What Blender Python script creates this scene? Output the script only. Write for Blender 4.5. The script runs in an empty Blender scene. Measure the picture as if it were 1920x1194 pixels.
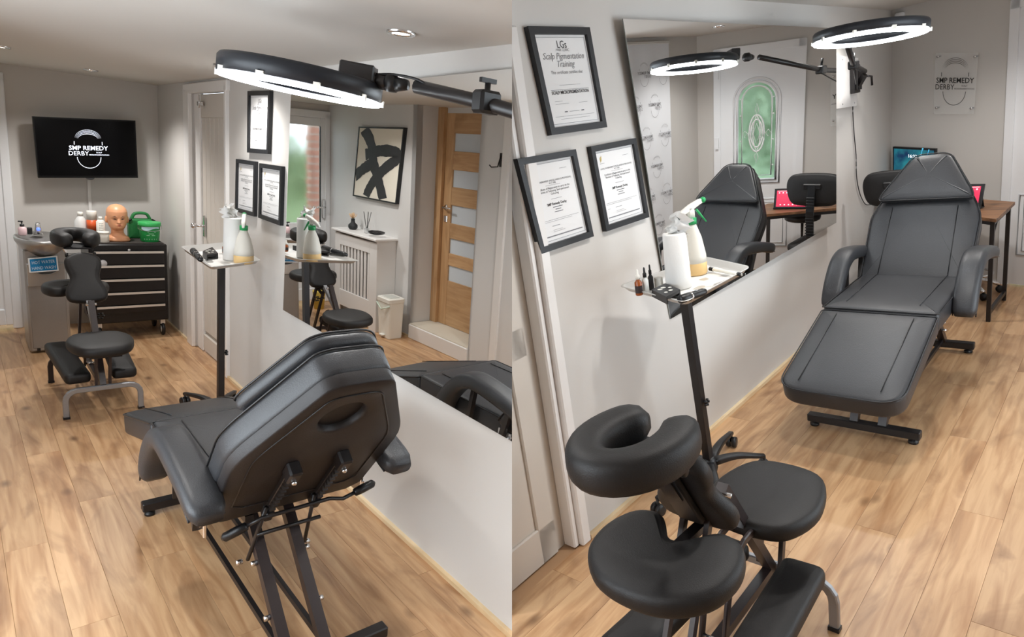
import bpy, bmesh, math, random
from math import sin, cos, pi, radians, atan2, hypot, sqrt
from mathutils import Vector, Matrix
random.seed(7)
S = bpy.context.scene
COL = S.collection
H = 1.65                      # eye height above both floors
F = 1200.0                    # focal length in picture units
# ------------------------------------------------------------------ camera, world, exposure
PITCH = radians(14.4)
cam_d = bpy.data.cameras.new('camera'); cam = bpy.data.objects.new('camera', cam_d); COL.objects.link(cam)
cam_d.sensor_fit = 'HORIZONTAL'; cam_d.sensor_width = 36; cam_d.lens = 36 * F / 1920; cam_d.clip_start = .02
cam.location = (0, 0, H); cam.rotation_euler = (pi / 2 - PITCH, 0, 0)
S.camera = cam
S.view_settings.view_transform = 'Standard'; S.view_settings.look = 'None'
S.view_settings.gamma = 1; S.view_settings.use_curve_mapping = False
S.view_settings.exposure = 0.3
W = bpy.data.worlds.new('world'); S.world = W; W.use_nodes = True
W.node_tree.nodes['Background'].inputs[0].default_value = (.82, .9, 1, 1)
W.node_tree.nodes['Background'].inputs[1].default_value = 3.0
S.cycles.max_bounces = 8; S.cycles.diffuse_bounces = 5; S.cycles.glossy_bounces = 5; S.cycles.transmission_bounces = 6
S.cycles.transparent_max_bounces = 8; S.cycles.sample_clamp_indirect = 5; S.cycles.caustics_reflective = False
S.cycles.use_denoising = True
LAMP = 8.0      # ceiling spots (W scale)
RING = 16.0     # ring LED emission
DAY_FILL = {'L': 34.0, 'R': 21.0}      # fill lamps at the added, unseen side windows (W)

def euler(yaw, pitch, roll):
    cy, sy, cp, sp, cr, sr = cos(yaw), sin(yaw), cos(pitch), sin(pitch), cos(roll), sin(roll)
    return Matrix(((cr, -sr, 0), (sr, cr, 0), (0, 0, 1))) @ Matrix(((1, 0, 0), (0, cp, -sp), (0, sp, cp))) @ Matrix(((cy, 0, sy), (0, 1, 0), (-sy, 0, cy)))
ROT = {'L': euler(radians(-42.017), radians(13.097), radians(5.712)), 'R': euler(radians(46.096), radians(15.649), radians(-9.395))}
A = Matrix(((1, 0, 0), (0, 0, -1), (0, 1, 0)))            # room axes (x across, y deep, z up) -> x right, y down, z forward
FL = Matrix(((1, 0, 0), (0, -1, 0), (0, 0, -1)))
CW = cam.rotation_euler.to_matrix()
EYE = Vector((0, 0, H))
ROOM = {}
for k in 'LR':
    ROOM[k] = Matrix.Translation(EYE) @ (CW @ FL @ ROT[k] @ A).to_4x4() @ Matrix.Translation(-EYE)
room = 'L'
def setroom(k):
    global room
    room = k
# ------------------------------------------------------------------ survey helpers (sight lines into a room)
def ray(px, py):
    w = ROT[room].transposed() @ Vector(((px - 960) / F, (py - 597) / F, 1))
    return Vector((w.x, w.z, -w.y))
def on(px, py, n, c):
    n = Vector(n); d = ray(px, py); return EYE + d * ((c - n.dot(EYE)) / n.dot(d))
def pz(px, py, z): return on(px, py, (0, 0, 1), z)
def pX(px, py, x): return on(px, py, (1, 0, 0), x)
def pY(px, py, y): return on(px, py, (0, 1, 0), y)
def at(px, py, dep): return EYE + ray(px, py) * dep
def hz(x, y, py):
    lo, hi = -1.0, 4.0
    R_ = ROT[room]
    for _ in range(40):
        m = (lo + hi) / 2
        c = R_ @ Vector((x, -(m - H), y))
        if 597 + F * c.y / c.z > py: lo = m
        else: hi = m
    return lo
# ------------------------------------------------------------------ materials
MATS = {}
def mat(name, c=(.8, .8, .8), rough=.5, metal=0, bump=0, bscale=200, var=0, vscale=3, emit=0, trans=0, alpha=1, coat=0, ior=1.45, spec=.5):
    if name in MATS: return MATS[name]
    m = bpy.data.materials.new(name); m.use_nodes = True; MATS[name] = m
    N = m.node_tree.nodes; K = m.node_tree.links; b = N['Principled BSDF']
    b.inputs['Base Color'].default_value = (*c, 1); b.inputs['Roughness'].default_value = rough; b.inputs['Metallic'].default_value = metal
    b.inputs['IOR'].default_value = ior; b.inputs['Specular IOR Level'].default_value = spec
    b.inputs['Transmission Weight'].default_value = trans; b.inputs['Alpha'].default_value = alpha; b.inputs['Coat Weight'].default_value = coat
    if emit: b.inputs['Emission Color'].default_value = (*c, 1); b.inputs['Emission Strength'].default_value = emit
    tc = N.new('ShaderNodeTexCoord')
    if var:
        n = N.new('ShaderNodeTexNoise'); n.inputs['Scale'].default_value = vscale; n.inputs['Detail'].default_value = 5
        K.new(tc.outputs['Object'], n.inputs['Vector'])
        mx = N.new('ShaderNodeMix'); mx.data_type = 'RGBA'; K.new(n.outputs['Fac'], mx.inputs['Factor'])
        mx.inputs[6].default_value = (*[v * (1 - var) for v in c], 1); mx.inputs[7].default_value = (*[min(1, v * (1 + var)) for v in c], 1)
        K.new(mx.outputs[2], b.inputs['Base Color'])
    if bump:
        n = N.new('ShaderNodeTexNoise'); n.inputs['Scale'].default_value = bscale; n.inputs['Detail'].default_value = 3
        K.new(tc.outputs['Object'], n.inputs['Vector'])
        bp = N.new('ShaderNodeBump'); bp.inputs['Strength'].default_value = bump; bp.inputs['Distance'].default_value = .002
        K.new(n.outputs['Fac'], bp.inputs['Height']); K.new(bp.outputs['Normal'], b.inputs['Normal'])
    return m
def sr(r, g, b): return tuple(((v / 255) / 12.92 if v / 255 <= .04045 else ((v / 255 + .055) / 1.055) ** 2.4) for v in (r, g, b))
wallp = mat('wall_paint', sr(204, 201, 197), .75, bump=.15, bscale=350, var=.02)
wallc = mat('wall_paint_pale', sr(212, 211, 210), .7, bump=.1, bscale=350, var=.02)
ceilm = mat('ceiling_paint', sr(208, 205, 200), .8, bump=.15, bscale=200)
whitep = mat('white_gloss', sr(228, 226, 224), .35, var=.02, vscale=2)
upvc = mat('white_upvc', sr(235, 237, 240), .25)
leather = mat('black_leather', sr(44, 45, 48), .42, bump=.35, bscale=260, var=.12, vscale=8, spec=.55)
leather2 = mat('black_vinyl', sr(20, 18, 18), .55, bump=.3, bscale=320, var=.1, vscale=8)
backm = mat('brown_black_vinyl', sr(32, 28, 28), .5, bump=.25, bscale=260)
blackm = mat('black_metal', sr(28, 25, 26), .38, spec=.6, bump=.08, bscale=120)
brownm = mat('dark_bronze_metal', sr(45, 36, 36), .35, spec=.6)
blackp = mat('black_plastic', sr(22, 22, 24), .4)
pipem = mat('piping', sr(26, 26, 28), .35)
chrome = mat('chrome', (.75, .75, .76), .18, 1)
steel = mat('stainless_steel', sr(176, 174, 172), .38, .85, bump=.1, bscale=90, var=.06, vscale=20)
silver = mat('silver_paint', sr(150, 152, 156), .35, .6)
alu = mat('brushed_aluminium', sr(212, 211, 208), .32, .45)
framem = mat('frame_black', sr(34, 35, 38), .45, bump=.2, bscale=60)
paper = mat('paper', sr(228, 228, 228), .8)
ink = mat('ink', sr(60, 60, 64), .8)
inkg = mat('ink_grey', sr(130, 130, 134), .8)
gold = mat('ink_gold', sr(190, 170, 110), .6)
woodoak = None
def woodmat(name, c1, c2, c3, axis=1, knots=0, rough=.4, sc=1.0, rnd=True, bump=.05):
    m = bpy.data.materials.new(name); m.use_nodes = True; MATS[name] = m
    N = m.node_tree.nodes; K = m.node_tree.links; b = N['Principled BSDF']
    tc = N.new('ShaderNodeTexCoord'); oi = N.new('ShaderNodeObjectInfo')
    sc3 = N.new('ShaderNodeVectorMath'); sc3.operation = 'SCALE'; sc3.inputs[0].default_value = (37, 23, 11); K.new(oi.outputs['Random'], sc3.inputs['Scale'])
    add = N.new('ShaderNodeVectorMath'); add.operation = 'ADD'; K.new(tc.outputs['Object'], add.inputs[0]); K.new(sc3.outputs[0], add.inputs[1])
    mp = N.new('ShaderNodeMapping'); K.new(add.outputs[0], mp.inputs[0])
    s = [22 * sc, 22 * sc, 22 * sc]; s[axis] = 1.6 * sc; mp.inputs['Scale'].default_value = s
    n1 = N.new('ShaderNodeTexNoise'); n1.inputs['Scale'].default_value = 1; n1.inputs['Detail'].default_value = 6; n1.inputs['Distortion'].default_value = .8; K.new(mp.outputs[0], n1.inputs['Vector'])
    cr = N.new('ShaderNodeValToRGB'); K.new(n1.outputs['Fac'], cr.inputs[0])
    cr.color_ramp.elements[0].position = .3; cr.color_ramp.elements[0].color = (*c2, 1)
    cr.color_ramp.elements[1].position = .62; cr.color_ramp.elements[1].color = (*c1, 1)
    mp2 = N.new('ShaderNodeMapping'); K.new(add.outputs[0], mp2.inputs[0]); s2 = [5 * sc] * 3; s2[axis] = 1.5 * sc; mp2.inputs['Scale'].default_value = s2
    n2 = N.new('ShaderNodeTexNoise'); n2.inputs['Scale'].default_value = 1; n2.inputs['Detail'].default_value = 4; n2.inputs['Distortion'].default_value = 1.5; K.new(mp2.outputs[0], n2.inputs['Vector'])
    r2 = N.new('ShaderNodeMapRange'); K.new(n2.outputs['Fac'], r2.inputs[0]); r2.inputs[1].default_value = .5; r2.inputs[2].default_value = .78; r2.inputs[4].default_value = .85
    mx = N.new('ShaderNodeMix'); mx.data_type = 'RGBA'; K.new(r2.outputs[0], mx.inputs['Factor']); K.new(cr.outputs[0], mx.inputs[6]); mx.inputs[7].default_value = (*c3, 1)
    last = mx.outputs[2]
    if knots:
        mp3 = N.new('ShaderNodeMapping'); K.new(add.outputs[0], mp3.inputs[0]); s3 = [5.5] * 3; s3[axis] = 3.2; mp3.inputs['Scale'].default_value = s3
        v = N.new('ShaderNodeTexVoronoi'); v.inputs['Scale'].default_value = 1; K.new(mp3.outputs[0], v.inputs['Vector'])
        r3 = N.new('ShaderNodeMapRange'); K.new(v.outputs['Distance'], r3.inputs[0]); r3.inputs[1].default_value = .16; r3.inputs[2].default_value = .03; r3.inputs[4].default_value = .75
        mk = N.new('ShaderNodeMix'); mk.data_type = 'RGBA'; K.new(r3.outputs[0], mk.inputs['Factor']); K.new(last, mk.inputs[6]); mk.inputs[7].default_value = (*[x * .55 for x in c3], 1)
        last = mk.outputs[2]
    hsv = N.new('ShaderNodeHueSaturation'); K.new(last, hsv.inputs['Color'])
    rr = N.new('ShaderNodeMapRange'); K.new(oi.outputs['Random'], rr.inputs[0]); rr.inputs[3].default_value = .9; rr.inputs[4].default_value = 1.08
    if rnd: K.new(rr.outputs[0], hsv.inputs['Value'])
    K.new(hsv.outputs[0], b.inputs['Base Color']); b.inputs['Roughness'].default_value = rough
    if bump:
        bp = N.new('ShaderNodeBump'); bp.inputs['Strength'].default_value = bump * 3; bp.inputs['Distance'].default_value = .001; K.new(n1.outputs['Fac'], bp.inputs['Height']); K.new(bp.outputs[0], b.inputs['Normal'])
    return m
lam = woodmat('laminate_oak', sr(202, 164, 124), sr(168, 126, 88), sr(126, 88, 60), 1, 1, .34, 1.25)
lamjoint = mat('laminate_joint', sr(182, 145, 110), .6)
oakdoor = woodmat('oak_veneer', sr(196, 158, 116), sr(176, 136, 94), sr(158, 118, 78), 2, 0, .45, 1.3)
oakrail = woodmat('oak_veneer_rail', sr(200, 162, 120), sr(180, 140, 98), sr(160, 120, 80), 1, 0, .45, 1.3)
oaktrim = woodmat('oak_trim', sr(222, 200, 164), sr(206, 180, 140), sr(190, 160, 120), 1, 0, .5)
rustic = woodmat('rustic_top', sr(150, 108, 74), sr(112, 76, 50), sr(66, 44, 32), 0, 1, .5)
# ------------------------------------------------------------------ mesh builder
class B:
    def __init__(s): s.v = []; s.f = []; s.m = []; s.mats = []; s.cur = 0; s.sm = []
    def use(s, m):
        if m not in s.mats: s.mats.append(m)
        s.cur = s.mats.index(m); return s
    def add(s, vs, fs, smooth=False):
        o = len(s.v); s.v += [Vector(p) for p in vs]; s.f += [[i + o for i in f] for f in fs]; s.m += [s.cur] * len(fs); s.sm += [smooth] * len(fs); return s
    def hexa(s, p):   # 8 corners: bottom 4 ccw, top 4 ccw
        return s.add(p, [(3, 2, 1, 0), (4, 5, 6, 7), (0, 1, 5, 4), (1, 2, 6, 5), (2, 3, 7, 6), (3, 0, 4, 7)])
    def box(s, c, d, rot=None, bev=0):
        c = Vector(c); x, y, z = d[0] / 2, d[1] / 2, d[2] / 2
        R_ = rot if rot is not None else Matrix.Identity(3)
        if bev <= 0:
            return s.hexa([c + R_ @ Vector(q) for q in ((-x, -y, -z), (x, -y, -z), (x, y, -z), (-x, y, -z), (-x, -y, z), (x, -y, z), (x, y, z), (-x, y, z))])
        b_ = min(bev, x * .9, y * .9, z * .9)
        vs, idx = [], {}
        for i, sx in enumerate((-1, 1)):
            for j, sy in enumerate((-1, 1)):
                for k, sz in enumerate((-1, 1)):
                    for ax in range(3):
                        q = [sx * (x - b_), sy * (y - b_), sz * (z - b_)]; q[ax] = (sx * x, sy * y, sz * z)[ax]
                        idx[(i, j, k, ax)] = len(vs); vs.append(c + R_ @ Vector(q))
        fs = []
        for ax in range(3):
            o1, o2 = (ax + 1) % 3, (ax + 2) % 3
            for sgn in (0, 1):
                f = []
                for (p_, q_) in ((0, 0), (1, 0), (1, 1), (0, 1)):
                    key = [0, 0, 0]; key[ax] = sgn; key[o1] = p_; key[o2] = q_; f.append(idx[(*key, ax)])
                fs.append(f if sgn else f[::-1])
        for ax in range(3):      # edges parallel to ax
            o1, o2 = (ax + 1) % 3, (ax + 2) % 3
            for p_ in (0, 1):
                for q_ in (0, 1):
                    def I(a_, w):
                        key = [0, 0, 0]; key[ax] = a_; key[o1] = p_; key[o2] = q_; return idx[(*key, w)]
                    f = [I(0, o1), I(1, o1), I(1, o2), I(0, o2)]
                    fs.append(f if p_ != q_ else f[::-1])
        for i in (0, 1):
            for j in (0, 1):
                for k in (0, 1):
                    f = [idx[(i, j, k, 0)], idx[(i, j, k, 1)], idx[(i, j, k, 2)]]
                    fs.append(f if (i + j + k) % 2 == 1 else f[::-1])
        return s.add(vs, fs)
    def rings(s, R_, closed_u=True, cap=True, smooth=True, close_v=False):
        n = len(R_[0]); vs = [p for r in R_ for p in r]; fs = []
        m = len(R_)
        for i in range(m if close_v else m - 1):
            for j in range(n if closed_u else n - 1):
                a, b = i * n + j, i * n + (j + 1) % n; i2 = (i + 1) % m
                fs.append((a, b, i2 * n + (j + 1) % n, i2 * n + j))
        s.add(vs, fs, smooth)
        if cap and not close_v:
            o = len(s.v) - len(vs)
            s.f += [[o + j for j in range(n)][::-1], [o + (m - 1) * n + j for j in range(n)]]; s.m += [s.cur] * 2; s.sm += [smooth] * 2
        return s
    def sweep(s, path, sec, side=None, up=(0, 0, 1), scales=None, smooth=True, cap=True, closed=False):
        P = [Vector(p) for p in path]; R_ = []; n = len(P)
        for i, p in enumerate(P):
            a = P[(i - 1) % n] if closed else P[max(i - 1, 0)]; b = P[(i + 1) % n] if closed else P[min(i + 1, n - 1)]
            t = (b - a).normalized()
            if side is not None: sd = Vector(side).normalized(); u = sd.cross(t).normalized()
            else:
                sd = t.cross(Vector(up));
                if sd.length < 1e-4: sd = t.cross(Vector((0, 1, 0)))
                sd.normalize(); u = sd.cross(t).normalized()
            k = scales[i] if scales else 1
            k = k if isinstance(k, tuple) else (k, k)
            R_.append([p + sd * (x * k[0]) + u * (y * k[1]) for x, y in sec])
        return s.rings(R_, cap=cap, smooth=smooth, close_v=closed)
    def tube(s, path, r, n=10, smooth=True, cap=True, closed=False):
        return s.sweep(path, [(r * cos(2 * pi * i / n), r * sin(2 * pi * i / n)) for i in range(n)], smooth=smooth, cap=cap, closed=closed)
    def bar(s, a, b, w, h=None, up=(0, 0, 1)):
        h = h or w; return s.sweep([a, b], [(-w / 2, -h / 2), (w / 2, -h / 2), (w / 2, h / 2), (-w / 2, h / 2)], up=up, smooth=False)
    def lathe(s, c, prof, n=24, axis=None, smooth=True, cap=True, sx=1, sy=1):
        c = Vector(c); Q = Vector((0, 0, 1)).rotation_difference(Vector(axis)).to_matrix() if axis else Matrix.Identity(3)
        R_ = [[c + Q @ Vector((r * sx * cos(2 * pi * i / n), r * sy * sin(2 * pi * i / n), z)) for i in range(n)] for r, z in prof]
        return s.rings(R_, cap=cap, smooth=smooth)
    def sphere(s, c, r, n=12, sz=(1, 1, 1)):
        c = Vector(c); k = n // 2
        R_ = [[c + Vector((r * sz[0] * sin(pi * j / k) * cos(2 * pi * i / n), r * sz[1] * sin(pi * j / k) * sin(2 * pi * i / n), -r * sz[2] * cos(pi * j / k))) for i in range(n)] for j in range(1, k)]
        return s.rings(R_)
    def cushion(s, ol, O, U, V, th, r=.02, puff=.01, dome=.3, seg=4):
        O, U, V = Vector(O), Vector(U).normalized(), Vector(V).normalized(); N = U.cross(V).normalized()
        n = len(ol)
        ar = sum(ol[i][0] * ol[(i + 1) % n][1] - ol[(i + 1) % n][0] * ol[i][1] for i in range(n))
        if ar < 0: ol = ol[::-1]
        nr = []
        for i in range(n):
            a, b = Vector(ol[i - 1]), Vector(ol[(i + 1) % n]); t = (b - a)
            t.normalize(); nr.append(Vector((-t.y, t.x)))
        cx = sum(p[0] for p in ol) / n; cy = sum(p[1] for p in ol) / n
        def ring(ins, z): return [O + U * (p[0] + q.x * ins) + V * (p[1] + q.y * ins) + N * z for p, q in zip(ol, nr)]
        L_ = []
        for i in range(seg + 1):
            a = pi / 2 * i / seg; L_.append(ring(r * (1 - sin(a)), r * (1 - cos(a))))
        for i in range(seg + 1):
            a = pi / 2 * i / seg; L_.append(ring(r * (1 - cos(a)), th - r * (1 - sin(a))))
        if puff:
            for k, f in ((.06, .3), (.16, .6), (.35, .85), (.6, .97), (.8, 1), (.93, 1)):
                L_.append([O + U * ((p[0] + q.x * r) * (1 - k) + cx * k) + V * ((p[1] + q.y * r) * (1 - k) + cy * k) + N * (th + puff * f) for p, q in zip(ol, nr)])
        return s.rings(L_)
    def text(s, body, size, O, U, V, lift=0, align='CENTER', bold=0, squash=1.0, fn=None):
        cu = bpy.data.curves.new('t', 'FONT'); cu.body = body; cu.size = size; cu.align_x = align; cu.offset = bold; cu.resolution_u = 2
        ob = bpy.data.objects.new('t', cu); me = bpy.data.meshes.new_from_object(ob)
        if fn is None:
            O, U, V = Vector(O), Vector(U), Vector(V); N = U.cross(V).normalized() * lift
            fn = lambda x, y: O + U * x + V * y + N
        s.add([fn(v.co.x * squash, v.co.y) for v in me.vertices], [list(p.vertices) for p in me.polygons])
        bpy.data.objects.remove(ob); bpy.data.curves.remove(cu); bpy.data.meshes.remove(me); return s
    def build(s, name, m=None, parent=None, base=None):
        base = Vector(base) if base is not None else (Vector(parent['_b']) if parent is not None else Vector((0, 0, 0)))
        me = bpy.data.meshes.new(name); me.from_pydata([tuple(v - base) for v in s.v], [], s.f)
        ms = s.mats or []
        if m is not None: ms = [m] + [x for x in ms if x is not m]
        for x in ms: me.materials.append(x)
        if s.mats and m is None: me.polygons.foreach_set('material_index', s.m)
        elif s.mats and m is not None and s.mats[0] is m: me.polygons.foreach_set('material_index', s.m)
        me.polygons.foreach_set('use_smooth', s.sm)
        me.update(); me.validate()
        bm = bmesh.new(); bm.from_mesh(me); bmesh.ops.recalc_face_normals(bm, faces=bm.faces); bm.to_mesh(me); bm.free()
        o = bpy.data.objects.new(name, me); COL.objects.link(o)
        o['_b'] = tuple(base)
        if parent is not None: o.parent = parent
        else: place(o, base)
        return o
def place(o, base, rz=0):
    o.matrix_world = ROOM[room] @ Matrix.Translation(Vector(base)) @ Matrix.Rotation(rz, 4, 'Z'); o['_b'] = tuple(base); o['_r'] = room
def thing(name, label, cat, base=(0, 0, 0), group=None, rz=0):
    o = bpy.data.objects.new(name, None); o.empty_display_size = .05; COL.objects.link(o); place(o, base, rz); tag(o, label, cat, group); return o
def tag(o, label, cat, group=None, kind=None):
    o['label'] = label; o['category'] = cat
    if group: o['group'] = group
    if kind: o['kind'] = kind
    return o
def struct(o): o['kind'] = 'structure'; return o
def dup(root, base, rz, label, group=None):
    r = root.copy(); COL.objects.link(r); place(r, base, rz); r['label'] = label
    if group: r['group'] = group
    for ch in list(root.children):
        c = ch.copy(); COL.objects.link(c); c.parent = r
        for g in list(ch.children):
            d = g.copy(); COL.objects.link(d); d.parent = c
    return r
def smooth_closed(pts, k=6):
    n = len(pts); out = []
    for i in range(n):
        p0, p1, p2, p3 = [Vector(pts[(i + j - 1) % n]) for j in range(4)]
        for q in range(k):
            t = q / k; out.append(tuple(.5 * ((2 * p1) + (p2 - p0) * t + (2 * p0 - 5 * p1 + 4 * p2 - p3) * t * t + (3 * p1 - p0 - 3 * p2 + p3) * t ** 3)))
    return out
def smooth_open(pts, k=6):
    P = [Vector(p) for p in pts]; P = [P[0] * 2 - P[1]] + P + [P[-1] * 2 - P[-2]]; out = []
    for i in range(1, len(P) - 2):
        p0, p1, p2, p3 = P[i - 1:i + 3]
        for q in range(k):
            t = q / k; out.append(.5 * ((2 * p1) + (p2 - p0) * t + (2 * p0 - 5 * p1 + 4 * p2 - p3) * t * t + (3 * p1 - p0 - 3 * p2 + p3) * t ** 3))
    out.append(P[-2]); return out
def rounded(pts, r, k=5):
    """polygon with rounded corners; r number or list"""
    n = len(pts); out = []
    for i in range(n):
        p = Vector(pts[i]); a = Vector(pts[i - 1]) - p; b = Vector(pts[(i + 1) % n]) - p
        ri = r[i] if isinstance(r, (list, tuple)) else r
        d = min(ri, a.length * .48, b.length * .48); A_ = p + a.normalized() * d; B_ = p + b.normalized() * d
        for q in range(k + 1):
            t = q / k; out.append(tuple(A_ * (1 - t) ** 2 + p * 2 * t * (1 - t) + B_ * t * t))
    return out
def rrect(w, h, r, k=4): return rounded([(-w / 2, -h / 2), (w / 2, -h / 2), (w / 2, h / 2), (-w / 2, h / 2)], r, k)
def clip(o, keep):
    """cut a mesh at the party line x=0 between the two rooms"""
    me = o.data; M = o.matrix_world if o.parent is None else o.parent.matrix_world
    if me.users > 1: me = me.copy(); o.data = me
    bm = bmesh.new(); bm.from_mesh(me); bm.transform(M)
    bmesh.ops.bisect_plane(bm, geom=bm.verts[:] + bm.edges[:] + bm.faces[:], plane_co=(0, 0, 0), plane_no=(1, 0, 0), clear_outer=keep < 0, clear_inner=keep > 0)
    bm.transform(M.inverted()); bm.to_mesh(me); bm.free()
    return o
def worldx(p): return (ROOM[room] @ Vector(p)).x
# ------------------------------------------------------------------ shared geometry values
XM = 1.432; YB = 6.4; CL = 2.045          # left room: mirror wall x, back wall y, ceiling
XO = -.32                          # left room: opposite wall
XR = -1.5626; CR = 2.13                    # right room: mirror wall x, ceiling
bn = Vector((.385, 1, 0)).normalized(); bc = bn.dot(Vector((XR, 6.2, 0)))   # right room back wall plane
def pB(px, py, off=0): return on(px, py, bn, bc - off)
def yb(x): return 6.2 - .385 * (x - XR)
XO2 = .08                                  # right room opposite wall
# ================================================================== STRUCTURE
def slab(name, boxes, m):
    b = B()
    for (x0, y0, z0, x1, y1, z1) in boxes: b.box(((x0 + x1) / 2, (y0 + y1) / 2, (z0 + z1) / 2), (abs(x1 - x0), abs(y1 - y0), abs(z1 - z0)))
    return struct(b.build(name, m))
def floor(keep, x0, x1, y1, shift):
    f = slab('floor', [(x0 - .3, -2.4, -.03, x1 + .3, y1 + .3, -.006)], lamjoint); clip(f, keep)
    pw = .142; cache = {}; k = 0
    x = x0
    row = 0
    while x < x1:
        y = -2.2 - (row * .61 + shift) % 1.5; row += 1
        while y < y1:
            ye = min(y + 1.5, y1); ys = max(y, -2.2)
            if ye - ys > .02:
                xe = min(x + pw, x1); w_, l_ = xe - x - .0006, ye - ys - .0008
                cs = [worldx((xx, yy, 0)) * keep for xx in (x, xe) for yy in (ys, ye)]
                if max(cs) > 0 and (ye > -1.8):
                    key = (round(w_, 3), round(l_, 3))
                    cut = min(cs) < 0
                    if key in cache and not cut:
                        o = bpy.data.objects.new('plank', cache[key]); COL.objects.link(o)
                    else:
                        b = B(); a_, c_ = w_ / 2, l_ / 2; e = .0006
                        b.add([(-a_, -c_, -.006), (a_, -c_, -.006), (a_, c_, -.006), (-a_, c_, -.006), (-a_, -c_, -e), (a_, -c_, -e), (a_, c_, -e), (-a_, c_, -e),
                               (-a_ + e, -c_ + e, 0), (a_ - e, -c_ + e, 0), (a_ - e, c_ - e, 0), (-a_ + e, c_ - e, 0)],
                              [(0, 1, 5, 4), (1, 2, 6, 5), (2, 3, 7, 6), (3, 0, 4, 7), (4, 5, 9, 8), (5, 6, 10, 9), (6, 7, 11, 10), (7, 4, 8, 11), (8, 9, 10, 11)])
                        o = b.build('plank', lam, base=(0, 0, 0))
                        if not cut: cache[key] = o.data
                    o.parent = f; o.matrix_parent_inverse = Matrix.Identity(4); o.matrix_basis = Matrix.Translation(((x + xe) / 2, (ys + ye) / 2, 0))
                    if cut:
                        me = o.data; M = ROOM[room] @ o.matrix_basis
                        bm = bmesh.new(); bm.from_mesh(me); bm.transform(M)
                        bmesh.ops.bisect_plane(bm, geom=bm.verts[:] + bm.edges[:] + bm.faces[:], plane_co=(0, 0, 0), plane_no=(1, 0, 0), clear_outer=keep < 0, clear_inner=keep > 0)
                        bm.transform(M.inverted()); bm.to_mesh(me); bm.free()
            y += 1.5
        x += pw
    return f
T = .06
# ---------------- left room shell
setroom('L')
floor(-1, -1.5, XM, YB, .2)
clip(slab('ceiling', [(-1.6, -2.4, CL, XM + .35, YB + .1, CL + .08)], ceilm), -1)
DY0, DY1, DZ = 4.56, 5.40, 1.965           # cupboard door opening in mirror wall
w = slab('wall_right', [(XM, -2.4, 0, XM + T, DY0, CL), (XM, DY1, 0, XM + T, YB, CL), (XM, DY0, DZ, XM + T, DY1, CL)], wallp); clip(w, -1)
BX0, BX1, BZ = -.29, .36, 1.95              # glazed back door opening
slab('wall_back', [(BX1, YB, 0, XM + T, YB + T, CL), (XO - T, YB, 0, BX0, YB + T, CL), (BX0, YB, BZ, BX1, YB + T, CL)], wallp)
AY0, AY1 = 3.94, 4.80; AX = XO - .25; STEPZ = .13     # alcove with oak door
w = slab('wall_left', [(XO - T, AY1, 0, XO, YB, CL), (AX - T, AY1, 0, XO, AY1 + T, CL), (AX - T, AY0 - .0, STEPZ, AX - .02, AY0 + .02, CL), (AX - T, AY1 - .02, STEPZ, AX - .02, AY1 + .02, CL),
                      (AX - T, AY0, 2.0, AX, AY1, CL), (AX - T, AY0 - T, 0, XO, AY0, CL), (XO - T, 3.1, 0, XO, AY0, CL), (-.85, 3.1, 0, XO, 3.1 + T, CL), (-.85 - T, -2.4, 0, -.85, 3.16, .25), (-.85 - T, -2.4, 1.85, -.85, 3.16, CL), (-.85 - T, -2.4, .25, -.85, .9, 1.85), (-.85 - T, 2.8, .25, -.85, 3.16, 1.85)], wallc)
clip(w, -1)
b = B(); b.box(((AX + XO) / 2 - .01, (AY0 + AY1) / 2, STEPZ / 2), (XO - AX + .06, AY1 - AY0, STEPZ), bev=.006); st = struct(b.build('trim_1', whitep))
b = B(); b.use(mat('pale_stone_tile', sr(216, 210, 196), .4, var=.08, vscale=6)).box(((AX + XO) / 2 - .005, (AY0 + AY1) / 2, STEPZ + .004), (XO - AX + .03, AY1 - AY0 - .01, .008)); b.build('tread', None, st)
# floor quadrant trims
b = B(); b.box((XM - .009, (1.2 + DY0) / 2, .010), (.018, DY0 - 1.2, .02)); clip(struct(b.build('baseboard_right', oaktrim)), -1)
b = B(); b.box((XM - .007, (DY1 + .1 + YB) / 2, .009), (.014, YB - DY1 - .1, .018)); struct(b.build('baseboard_back', oaktrim))
b = B(); b.box((XO + .008, (AY1 + YB) / 2, .01), (.016, YB - AY1, .02)); b.box((XO + .008, (3.2 + AY1) / 2, .01), (.016, AY1 - 3.2, .02)); struct(b.build('baseboard_left', oaktrim))
# cupboard door with its white frame
d = thing('door_1', 'x', 'door', (XM, (DY0 + DY1) / 2, 0)); del d['label'], d['category']; struct(d)
for (y0, y1) in ((DY0 - .03, DY0 + .01), (DY1 - .01, DY1 + .13)):
    B().box((XM - .008, (y0 + y1) / 2, (DZ + .03) / 2), (.03, y1 - y0, DZ + .03), bev=.005).build('door_post', whitep, d)
B().box((XM - .008, (DY0 + DY1) / 2 + .04, DZ + .03), (.03, DY1 - DY0 + .17, .07), bev=.006).build('door_head', whitep, d)
B().box((XM + .035, DY1 - .075, DZ / 2), (.03, .15, DZ), bev=.004).build('door_lining', whitep, d)
n = 7; yy0, yy1 = DY0 + .01, DY1 - .15
cream = mat('cream_door_paint', sr(206, 199, 190), .5, var=.02)
B().box((XM + .055, (yy0 + yy1) / 2, DZ / 2), (.02, yy1 - yy0, DZ - .01)).build('door_core', mat('door_groove', sr(168, 160, 150), .6), d)
for z0, z1 in ((0.01, .14), (DZ - .17, DZ - .01)): B().box((XM + .037, (yy0 + yy1) / 2, (z0 + z1) / 2), (.02, yy1 - yy0, z1 - z0), bev=.003).build('door_rail', cream, d)
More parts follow.
